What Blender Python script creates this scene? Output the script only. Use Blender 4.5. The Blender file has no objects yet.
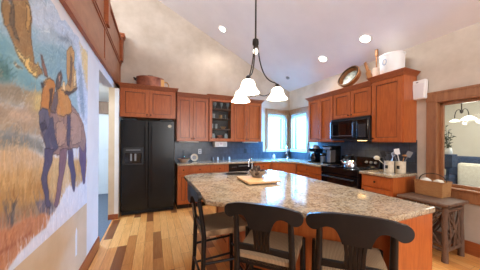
import bpy, bmesh, math, random
import numpy as np
from mathutils import Vector, Matrix
random.seed(7)
S = bpy.context.scene
COL = S.collection
PI = math.pi

# ------------------------------------------------------------------ camera
F_PX, YAW, HY, CAM_Z, ROLL = 202.0, 0.403, 142.1, 1.354, 0.006
cd = bpy.data.cameras.new('camera')
cam = bpy.data.objects.new('camera', cd)
COL.objects.link(cam)
S.camera = cam
cd.sensor_fit = 'HORIZONTAL'
cd.sensor_width = 36.0
cd.lens = 36.0 * F_PX / 480.0
cd.shift_y = (HY - 135.0) / 480.0
cd.clip_start = 0.02
fw = Vector((math.sin(YAW), math.cos(YAW), 0))
rt = Vector((math.cos(YAW), -math.sin(YAW), 0))
up = Vector((0, 0, 1))
rt2 = rt * math.cos(ROLL) + up * math.sin(ROLL)
up2 = up * math.cos(ROLL) - rt * math.sin(ROLL)
m = Matrix((rt2, up2, -fw)).transposed().to_4x4()
m.translation = Vector((0, 0, CAM_Z))
cam.matrix_world = m

# ------------------------------------------------------------------ exposure
S.view_settings.view_transform = 'Standard'
S.view_settings.look = 'None'
S.view_settings.gamma = 1.0
S.view_settings.exposure = 0.34

# ------------------------------------------------------------------ room size (metres)
XL, XR, YB, YF = -0.655, 3.565, 4.772, -3.6      # left wall, right wall, back wall, wall behind the camera
ZC, SL = 2.80, 0.47                              # ceiling height at the right wall, slope
def ceil_z(x): return ZC + SL * (XR - x)

# ------------------------------------------------------------------ world and large lights
w = bpy.data.worlds.new('world'); S.world = w; w.use_nodes = True
bg = w.node_tree.nodes['Background']
bg.inputs[0].default_value = (0.72, 0.85, 1.0, 1); bg.inputs[1].default_value = 2.2

def area(name, loc, target, sx, sy, power, color):
    d = bpy.data.lights.new(name, 'AREA'); d.shape = 'RECTANGLE'; d.size = sx; d.size_y = sy
    d.energy = power; d.color = color
    o = bpy.data.objects.new(name, d); COL.objects.link(o); o.location = loc
    o.rotation_euler = (Vector(target) - Vector(loc)).to_track_quat('-Z', 'Y').to_euler()
    return o
area('daylight_sink_window', (3.0, YB + .8, 2.05), (3.2, 3.6, 1.0), 1.8, 1.6, 1100, (.09, .42, 1.0))
area('daylight_side_window', (XR + .8, 4.15, 2.05), (2.4, 4.4, 1.0), 1.5, 1.6, 1100, (.09, .42, 1.0))
area('rear_fill_light', (1.9, YF - .4, 1.9), (-.2, 2.5, 1.4), 2.6, 2.2, 110, (1.0, .97, .94))  # added fill from behind the camera, brightens the left wall
area('loft_fill_light', (-4.9, .6, 4.3), (3.0, 1.6, 2.4), 3.4, 2.2, 400, (.93, .96, 1.0))  # added fill from the loft side, brightens ceiling and upper right wall
area('dining_fill_light', (5.3, 1.0, 2.76), (5.3, 1.0, 0), 1.6, 1.6, 62, (1.0, .95, .88))  # added fill for the dining room, no fitting behind it
area('daylight_hall', (-1.6, 3.9, 2.2), (-1.5, 5.2, 0.6), 0.8, 0.8, 70, (.66, .82, 1.0))

# ------------------------------------------------------------------ helpers
def tag(o, label=None, cat=None, group=None, kind=None):
    if label: o['label'] = label
    if cat: o['category'] = cat
    if group: o['group'] = group
    if kind: o['kind'] = kind
    return o
def thing(name, label, cat, loc=(0, 0, 0), rz=0, group=None, rot=None):
    o = bpy.data.objects.new(name, None); COL.objects.link(o); o.empty_display_size = .1
    o.location = loc; o.rotation_euler = rot if rot else (0, 0, rz)
    return tag(o, label, cat, group)
def copy_tree(o, parent=None):
    c = o.copy(); COL.objects.link(c)
    if parent: c.parent = parent
    for ch in list(o.children): copy_tree(ch, c)
    return c

class MB:
    """collects shapes, builds one mesh object"""
    def __init__(s): s.bm = bmesh.new(); s.mi = 0
    def _add(s, vs, fs, M=None):
        bv = [s.bm.verts.new(M @ Vector(v) if M else Vector(v)) for v in vs]
        out = []
        for f in fs:
            try:
                nf = s.bm.faces.new([bv[i] for i in f]); nf.material_index = s.mi; out.append(nf)
            except ValueError: pass
        return out
    def box(s, x0, x1, y0, y1, z0, z1, M=None):
        vs = [(x, y, z) for x in (x0, x1) for y in (y0, y1) for z in (z0, z1)]
        fs = [(0, 1, 3, 2), (4, 6, 7, 5), (0, 4, 5, 1), (2, 3, 7, 6), (0, 2, 6, 4), (1, 5, 7, 3)]
        s._add(vs, fs, M); return s
    def prism(s, pts, z0, z1, M=None):
        n = len(pts)
        vs = [(x, y, z0) for x, y in pts] + [(x, y, z1) for x, y in pts]
        fs = [tuple(range(n))[::-1], tuple(range(n, 2 * n))] + [(i, (i + 1) % n, n + (i + 1) % n, n + i) for i in range(n)]
        s._add(vs, fs, M); return s
    def lathe(s, prof, n=24, M=None, cap=True):
        vs, fs = [], []
        for r, z in prof:
            for k in range(n):
                a = 2 * PI * k / n; vs.append((r * math.cos(a), r * math.sin(a), z))
        for i in range(len(prof) - 1):
            for k in range(n):
                k2 = (k + 1) % n
                fs.append((i * n + k, i * n + k2, (i + 1) * n + k2, (i + 1) * n + k))
        if cap:
            if prof[0][0] > 1e-5: fs.append(tuple(range(n))[::-1])
            if prof[-1][0] > 1e-5: fs.append(tuple(range((len(prof) - 1) * n, len(prof) * n)))
        s._add(vs, fs, M); return s
    def cyl(s, p0, p1, r0, r1=None, n=16):
        p0, p1 = Vector(p0), Vector(p1); d = p1 - p0; L = d.length
        M = Matrix.Translation(p0) @ d.to_track_quat('Z', 'Y').to_matrix().to_4x4()
        return s.lathe([(r0, 0), (r0 if r1 is None else r1, L)], n, M)
    def tube(s, pts, r, n=10, closed=False):
        P = [Vector(p) for p in pts]; N = len(P)
        rs = r if isinstance(r, (list, tuple)) else [r] * N
        vs, fs = [], []
        prev = None
        for i, p in enumerate(P):
            if closed: t = (P[(i + 1) % N] - P[i - 1]).normalized()
            else: t = (P[min(i + 1, N - 1)] - P[max(i - 1, 0)]).normalized()
            if prev is None:
                a = Vector((0, 0, 1)) if abs(t.z) < .9 else Vector((1, 0, 0))
                u = t.cross(a).normalized()
            else: u = (prev - t * prev.dot(t)).normalized()
            prev = u; v = t.cross(u)
            for k in range(n):
                an = 2 * PI * k / n
                vs.append(p + (u * math.cos(an) + v * math.sin(an)) * rs[i])
        for i in range(N if closed else N - 1):
            j = (i + 1) % N
            for k in range(n):
                k2 = (k + 1) % n
                fs.append((i * n + k, i * n + k2, j * n + k2, j * n + k))
        if not closed:
            fs.append(tuple(range(n))[::-1]); fs.append(tuple(range((N - 1) * n, N * n)))
        s._add(vs, fs); return s
    def strip(s, xs, top, bot, yfun, th, M=None):
        """upright board: outline top(x)/bot(x), bent in plan by yfun(x)"""
        vs, fs = [], []
        for x in xs:
            y = yfun(x)
            vs += [(x, y - th / 2, bot(x)), (x, y - th / 2, top(x)), (x, y + th / 2, top(x)), (x, y + th / 2, bot(x))]
        for i in range(len(xs) - 1):
            a, b = 4 * i, 4 * i + 4
            for k in range(4): fs.append((a + k, b + k, b + (k + 1) % 4, a + (k + 1) % 4))
        fs += [(0, 1, 2, 3), tuple(4 * (len(xs) - 1) + k for k in (3, 2, 1, 0))]
        s._add(vs, fs, M); return s
    def ball(s, c, r, sc=(1, 1, 1), n=16):
        prof = [(r * math.sin(PI * i / 10), -r * math.cos(PI * i / 10)) for i in range(11)]
        prof[0] = (1e-4, -r); prof[-1] = (1e-4, r)
        return s.lathe(prof, n, Matrix.Translation(c) @ Matrix.Diagonal((*sc, 1)), cap=False)
    def build(s, name, mat, parent=None, bevel=0, smooth=None, loc=None):
        bmesh.ops.remove_doubles(s.bm, verts=s.bm.verts, dist=1e-5)
        bmesh.ops.recalc_face_normals(s.bm, faces=s.bm.faces)
        me = bpy.data.meshes.new(name); s.bm.to_mesh(me); s.bm.free()
        [me.materials.append(q) for q in (mat if isinstance(mat, (list, tuple)) else [mat])]
        o = bpy.data.objects.new(name, me); COL.objects.link(o)
        if parent: o.parent = parent
        if loc: o.location = loc
        if bevel:
            b = o.modifiers.new('bevel', 'BEVEL'); b.width = bevel; b.segments = 2; b.limit_method = 'ANGLE'; b.angle_limit = math.radians(40)
            b.harden_normals = False
        if smooth is None: smooth = not bevel
        if smooth:
            for p in me.polygons: p.use_smooth = True
            try: me.set_sharp_from_angle(angle=math.radians(38))
            except Exception: pass
        return o

def plate(name, outer, holes, z0, z1, mat, parent=None, bevel=0):
    """flat slab with holes, through a filled 2D curve"""
    cu = bpy.data.curves.new(name, 'CURVE'); cu.dimensions = '2D'; cu.fill_mode = 'BOTH'; cu.extrude = (z1 - z0) / 2
    for loop in [outer] + holes:
        sp = cu.splines.new('POLY'); sp.points.add(len(loop) - 1); sp.use_cyclic_u = True
        for p, (x, y) in zip(sp.points, loop): p.co = (x, y, 0, 1)
    tmp = bpy.data.objects.new('tmp', cu); COL.objects.link(tmp)
    dg = bpy.context.evaluated_depsgraph_get()
    me = bpy.data.meshes.new_from_object(tmp.evaluated_get(dg))
    bpy.data.objects.remove(tmp); bpy.data.curves.remove(cu)
    bm = bmesh.new(); bm.from_mesh(me); bpy.data.meshes.remove(me)
    bmesh.ops.translate(bm, verts=bm.verts, vec=(0, 0, (z0 + z1) / 2))
    b = MB(); b.bm.free(); b.bm = bm
    return b.build(name, mat, parent, bevel)

# ------------------------------------------------------------------ materials
def lin(c):
    return tuple(((v / 255) / 12.92 if v / 255 <= .04045 else ((v / 255 + .055) / 1.055) ** 2.4) for v in c) + (1,)
MATS = {}
def mat(name, col, rough=.5, metal=0, **kw):
    if name in MATS: return MATS[name]
    m = bpy.data.materials.new(name); m.use_nodes = True; MATS[name] = m
    p = m.node_tree.nodes['Principled BSDF']
    p.inputs['Base Color'].default_value = lin(col); p.inputs['Roughness'].default_value = rough; p.inputs['Metallic'].default_value = metal
    for k, v in kw.items():
        p.inputs[k].default_value = v
    return m
class NT:
    def __init__(s, m): s.t = m.node_tree; s.p = s.t.nodes['Principled BSDF']
    def n(s, typ, **kw):
        nd = s.t.nodes.new(typ)
        for k, v in kw.items():
            if k in nd.inputs: nd.inputs[k].default_value = v
            else: setattr(nd, k, v)
        return nd
    def l(s, a, b): s.t.links.new(a, b)
    def coords(s, scale=(1, 1, 1), rot=(0, 0, 0), kind='Object'):
        tc = s.n('ShaderNodeTexCoord'); mp = s.n('ShaderNodeMapping')
        mp.inputs['Scale'].default_value = scale; mp.inputs['Rotation'].default_value = rot
        s.l(tc.outputs[kind], mp.inputs['Vector']); return mp.outputs['Vector']
    def ramp(s, fac, stops, interp='LINEAR'):
        r = s.n('ShaderNodeValToRGB'); cr = r.color_ramp; cr.interpolation = interp
        while len(cr.elements) < len(stops): cr.elements.new(.5)
        for e, (pos, c) in zip(cr.elements, stops): e.position = pos; e.color = lin(c)
        s.l(fac, r.inputs['Fac']); return r.outputs['Color']
    def mix(s, fac, a, b, mode='MIX'):
        x = s.n('ShaderNodeMix', data_type='RGBA', blend_type=mode)
        if isinstance(fac, float): x.inputs[0].default_value = fac
        else: s.l(fac, x.inputs[0])
        for i, v in ((6, a), (7, b)):
            if isinstance(v, tuple): x.inputs[i].default_value = v
            else: s.l(v, x.inputs[i])
        return x.outputs[2]
    def bump(s, h, strength=.2, dist=.01):
        b = s.n('ShaderNodeBump'); b.inputs['Strength'].default_value = strength; b.inputs['Distance'].default_value = dist
        s.l(h, b.inputs['Height']); s.l(b.outputs[0], s.p.inputs['Normal'])

def wood(name, c0, c1, rough=.4, scale=(14, 14, 1.6), bump=.05, stops=None):
    m = mat(name, c0, rough); t = NT(m)
    v = t.coords(scale)
    n = t.n('ShaderNodeTexNoise', Scale=3.0, Detail=6.0, Roughness=.6, Distortion=.8); t.l(v, n.inputs['Vector'])
    c = t.ramp(n.outputs[0], stops or [(.3, c0), (.7, c1)]); t.l(c, t.p.inputs['Base Color'])
    t.bump(n.outputs[0], bump, .004)
    return m
CHERRY = wood('cherry_wood', (154, 74, 31), (188, 102, 47), .32)
CHERRY_BEAD = wood('cherry_bead_dark', (84, 40, 22), (104, 54, 30), .4)  # darker cherry for the bead round recessed door panels
CHERRY_TRIM = wood('cherry_trim', (142, 70, 34), (172, 96, 50), .36, (3, 1.5, 14))
PARAPET = wood('parapet_wood', (158, 104, 72), (182, 126, 90), .45, (12, 1.2, 2))
CASING = wood('window_casing_wood', (132, 84, 50), (160, 108, 70), .38, (10, 10, 1.6))
LOGWOOD = wood('weathered_log', (72, 50, 38), (114, 84, 62), .7, (10, 10, 3), .3)
BOARDWOOD = wood('maple_board', (206, 160, 108), (222, 182, 132), .45, (3, 14, 14))
BROWNBAND = wood('hall_beam_wood', (132, 96, 66), (156, 116, 84), .5)
TRAYWOOD = wood('tray_wood', (112, 70, 38), (146, 98, 56), .45)

def mottled(name, c0, c1, scale, rough=.8, bump=.08):
    m = mat(name, c0, rough); t = NT(m)
    v = t.coords((1, 1, 1))
    n = t.n('ShaderNodeTexNoise', Scale=scale, Detail=5.0, Roughness=.6); t.l(v, n.inputs['Vector'])
    t.l(t.ramp(n.outputs[0], [(.35, c0), (.68, c1)]), t.p.inputs['Base Color'])
    n2 = t.n('ShaderNodeTexNoise', Scale=60.0, Detail=3.0); t.l(v, n2.inputs['Vector'])
    t.bump(n2.outputs[0], bump, .004)
    return m
WALL = mottled('faux_plaster', (184, 169, 152), (206, 193, 178), 2.2)
WALL_WHITE = mottled('primed_wall', (222, 216, 210), (232, 227, 221), 2.0)
WALL_TAN = mottled('tan_plaster', (206, 180, 146), (220, 196, 164), 2.5)
CEIL = mottled('ceiling_paint', (220, 216, 218), (227, 223, 225), 2.0, .85, .03)
DWALL = mottled('dining_wall_paint', (214, 204, 188), (224, 214, 198), 2.0)
WHITE = mat('white_plastic', (232, 232, 230), .4)
WHITE_PAINT = mat('white_paint', (226, 230, 234), .45)
BLACK = mat('black_appliance', (14, 14, 16), .16, 0, **{'Specular IOR Level': .45})
BLACK_TEX = mat('black_fridge_skin', (15, 15, 16), .26, 0, **{'Specular IOR Level': .35})
BLACK_MATTE = mat('black_plastic', (22, 22, 24), .5)
BLACK_GLASS = mat('black_glass', (10, 10, 12), .06)
STEEL = mat('brushed_steel', (190, 190, 192), .28, 1)
CHROME = mat('chrome', (225, 228, 232), .12, 1)
DARK_METAL = mat('oil_rubbed_bronze', (52, 46, 42), .42, .7)
KNOBM = mat('bronze_knob', (60, 44, 34), .4, .8)
TOE_KICK = mat('toe_kick', (40, 26, 18), .6)  # dark brown toe kick of the base cabinets
CROCK = mottled('stoneware', (206, 194, 170), (222, 212, 190), 20, .45, .02)
GREYMAT = mat('grey_plastic', (120, 122, 126), .4)
NAVY = mottled('navy_upholstery', (44, 58, 84), (58, 74, 102), 20, .85)
CREAM = mottled('cream_fabric', (212, 202, 184), (226, 218, 202), 20, .9)
CARPET = mottled('blue_grey_carpet', (96, 108, 124), (112, 124, 140), 60, .95, .3)
LEAF = mottled('dark_leaf', (70, 78, 62), (104, 108, 92), 20, .7)
CONE = mottled('pine_cone', (56, 42, 34), (88, 66, 50), 40, .8)

def glass_mat(name, col=(.95, 1, 1, 1), rough=0.0):
    m = bpy.data.materials.new(name); m.use_nodes = True; t = m.node_tree
    for n in list(t.nodes): t.nodes.remove(n)
    o = t.nodes.new('ShaderNodeOutputMaterial'); mx = t.nodes.new('ShaderNodeMixShader'); fr = t.nodes.new('ShaderNodeFresnel')
    fr.inputs[0].default_value = 1.45
    tr = t.nodes.new('ShaderNodeBsdfTransparent'); tr.inputs[0].default_value = col
    gl = t.nodes.new('ShaderNodeBsdfGlossy'); gl.inputs['Roughness'].default_value = rough
    ge = t.nodes.new('ShaderNodeNewGeometry'); iv = t.nodes.new('ShaderNodeMath'); iv.operation = 'SUBTRACT'; iv.inputs[0].default_value = 1.0
    mu = t.nodes.new('ShaderNodeMath'); mu.operation = 'MULTIPLY'
    t.links.new(ge.outputs['Backfacing'], iv.inputs[1]); t.links.new(fr.outputs[0], mu.inputs[0]); t.links.new(iv.outputs[0], mu.inputs[1]); t.links.new(mu.outputs[0], mx.inputs[0]); t.links.new(tr.outputs[0], mx.inputs[1]); t.links.new(gl.outputs[0], mx.inputs[2]); t.links.new(mx.outputs[0], o.inputs[0])
    return m
GLASS = glass_mat('window_glass')
CABGLASS = glass_mat('cabinet_glass', (.92, .94, .94, 1))
WARE = glass_mat('drinking_glass', (.86, .9, .92, 1))

def emis(name, col, strength):
    m = mat(name, (240, 235, 225), .4); p = m.node_tree.nodes['Principled BSDF']
    p.inputs['Emission Color'].default_value = lin(col); p.inputs['Emission Strength'].default_value = strength
    return m
LAMP = emis('lit_lamp_lens', (255, 236, 214), 14)
SHADE = emis('lit_alabaster_shade', (255, 238, 214), 3.0)
SHADE_DIM = emis('lit_dining_shade', (255, 240, 222), 1.6)
HOODLAMP = emis('lit_hood_lens', (255, 200, 120), 6)

# hickory floor: boards along Y
FLOOR = mat('hickory_floor', (206, 160, 108), .28); t = NT(FLOOR)
v = t.coords((1, 1, 1), (0, 0, PI / 2))
br = t.n('ShaderNodeTexBrick', offset=.37, offset_frequency=3, squash=1.0)
for k, val in (('Scale', 1.0), ('Mortar Size', .0012), ('Mortar Smooth', .1), ('Bias', 0.0), ('Brick Width', .75), ('Row Height', .105)): br.inputs[k].default_value = val
br.inputs['Color1'].default_value = (0, 0, 0, 1); br.inputs['Color2'].default_value = (1, 1, 1, 1); br.inputs['Mortar'].default_value = (.5, .5, .5, 1)
t.l(v, br.inputs['Vector'])
base = t.ramp(br.outputs['Color'], [(0, (240, 176, 104)), (.3, (228, 160, 88)), (.55, (244, 188, 118)), (.74, (218, 148, 82)), (.88, (190, 126, 70)), (.95, (146, 90, 50)), (1, (126, 74, 40))])
g = t.n('ShaderNodeTexNoise', Scale=4.0, Detail=6.0, Distortion=1.0); t.l(t.coords((16, 1.3, 1)), g.inputs['Vector'])
grain = t.ramp(g.outputs[0], [(.3, (226, 208, 186)), (.65, (255, 255, 255))])
c = t.mix(.75, base, grain, 'MULTIPLY')
c = t.mix(br.outputs['Fac'], c, lin((110, 74, 44)))
t.l(c, t.p.inputs['Base Color'])
t.bump(g.outputs[0], .04, .003)

# granite
GRANITE = mat('speckled_granite', (190, 168, 140), .09); t = NT(GRANITE)
v = t.coords((1, 1, 1))
a = t.n('ShaderNodeTexVoronoi', Scale=105.0, feature='F1'); t.l(v, a.inputs['Vector'])
b = t.n('ShaderNodeTexNoise', Scale=38.0, Detail=5.0, Roughness=.7, Distortion=.6); t.l(v, b.inputs['Vector'])
b2 = t.n('ShaderNodeTexNoise', Scale=7.0, Detail=3.0); t.l(v, b2.inputs['Vector'])
c1 = t.ramp(b.outputs[0], [(.36, (58, 48, 42)), (.44, (118, 98, 78)), (.52, (184, 160, 122)), (.6, (206, 188, 154)), (.72, (136, 114, 90))])
sep = t.n('ShaderNodeSeparateColor'); t.l(a.outputs['Color'], sep.inputs[0])
sp = t.ramp(sep.outputs[0], [(0, (64, 58, 54)), (.10, (108, 96, 82)), (.22, (172, 154, 126)), (.5, (198, 186, 160)), (.8, (154, 128, 96)), (.93, (212, 206, 192))], 'CONSTANT')
c = t.mix(.5, c1, sp)
c = t.mix(.25, c, t.ramp(b2.outputs[0], [(.4, (150, 122, 94)), (.6, (206, 194, 174))]))
t.l(c, t.p.inputs['Base Color'])

# slate backsplash tiles: u along the wall, z up
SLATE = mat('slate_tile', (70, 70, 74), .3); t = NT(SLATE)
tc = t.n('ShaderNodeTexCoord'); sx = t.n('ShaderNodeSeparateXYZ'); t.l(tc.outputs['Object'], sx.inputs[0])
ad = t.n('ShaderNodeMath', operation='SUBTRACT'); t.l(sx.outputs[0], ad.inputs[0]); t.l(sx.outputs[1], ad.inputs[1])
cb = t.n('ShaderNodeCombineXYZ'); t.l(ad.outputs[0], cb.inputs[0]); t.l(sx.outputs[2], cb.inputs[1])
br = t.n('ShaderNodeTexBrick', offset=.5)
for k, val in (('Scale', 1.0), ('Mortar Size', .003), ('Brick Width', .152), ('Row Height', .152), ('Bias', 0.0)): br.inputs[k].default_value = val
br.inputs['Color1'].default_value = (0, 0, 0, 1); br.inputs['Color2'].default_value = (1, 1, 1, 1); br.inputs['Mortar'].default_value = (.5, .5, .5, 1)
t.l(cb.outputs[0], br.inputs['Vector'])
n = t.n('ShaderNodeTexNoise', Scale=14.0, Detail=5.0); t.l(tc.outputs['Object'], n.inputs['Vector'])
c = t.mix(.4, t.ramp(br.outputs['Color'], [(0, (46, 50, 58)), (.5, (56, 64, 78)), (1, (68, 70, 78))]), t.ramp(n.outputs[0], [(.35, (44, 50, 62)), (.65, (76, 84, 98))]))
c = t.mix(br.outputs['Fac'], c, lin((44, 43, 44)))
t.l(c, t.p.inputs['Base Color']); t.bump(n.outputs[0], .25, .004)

# black worn paint of the stools, rush seats, wicker, copper
STOOL = mat('worn_black_paint', (14, 12, 13), .4, 0, **{'Specular IOR Level': .35}); t = NT(STOOL)
n = t.n('ShaderNodeTexNoise', Scale=22.0, Detail=6.0, Roughness=.7); t.l(t.coords((1, 1, .5)), n.inputs['Vector'])
t.l(t.ramp(n.outputs[0], [(.45, (13, 11, 13)), (.66, (22, 17, 17)), (.82, (60, 38, 28))]), t.p.inputs['Base Color'])
RUSH = mat('rush_weave', (186, 158, 122), .8); t = NT(RUSH)
wv = t.n('ShaderNodeTexWave', Scale=38.0, Distortion=1.5, Detail=2.0); t.l(t.coords((1, 1, 1)), wv.inputs['Vector'])
t.l(t.ramp(wv.outputs['Fac'], [(0, (124, 100, 74)), (.6, (170, 142, 108)), (1, (188, 162, 128))]), t.p.inputs['Base Color']); t.bump(wv.outputs['Fac'], .5, .004)
WICKER = mat('wicker', (196, 140, 82), .7); t = NT(WICKER)
ck = t.n('ShaderNodeTexBrick', offset=.5)
for k, val in (('Scale', 1.0), ('Mortar Size', .002), ('Brick Width', .024), ('Row Height', .012)): ck.inputs[k].default_value = val
ck.inputs['Color1'].default_value = lin((178, 122, 66)); ck.inputs['Color2'].default_value = lin((208, 156, 98)); ck.inputs['Mortar'].default_value = lin((104, 66, 36))
tc = t.n('ShaderNodeTexCoord'); sx = t.n('ShaderNodeSeparateXYZ'); t.l(tc.outputs['Object'], sx.inputs[0])
ad = t.n('ShaderNodeMath', operation='ADD'); t.l(sx.outputs[0], ad.inputs[0]); t.l(sx.outputs[1], ad.inputs[1])
cb = t.n('ShaderNodeCombineXYZ'); t.l(ad.outputs[0], cb.inputs[0]); t.l(sx.outputs[2], cb.inputs[1]); t.l(cb.outputs[0], ck.inputs['Vector'])
t.l(ck.outputs['Color'], t.p.inputs['Base Color']); t.bump(ck.outputs['Fac'], .5, .003)
COPPER = mat('aged_copper', (140, 84, 66), .5, .45); t = NT(COPPER)
n = t.n('ShaderNodeTexNoise', Scale=9.0, Detail=5.0); t.l(t.coords(), n.inputs['Vector'])
t.l(t.ramp(n.outputs[0], [(.35, (124, 72, 56)), (.65, (176, 112, 86))]), t.p.inputs['Base Color'])
BRASS = mat('brass', (206, 160, 104), .3, .9)
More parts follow.
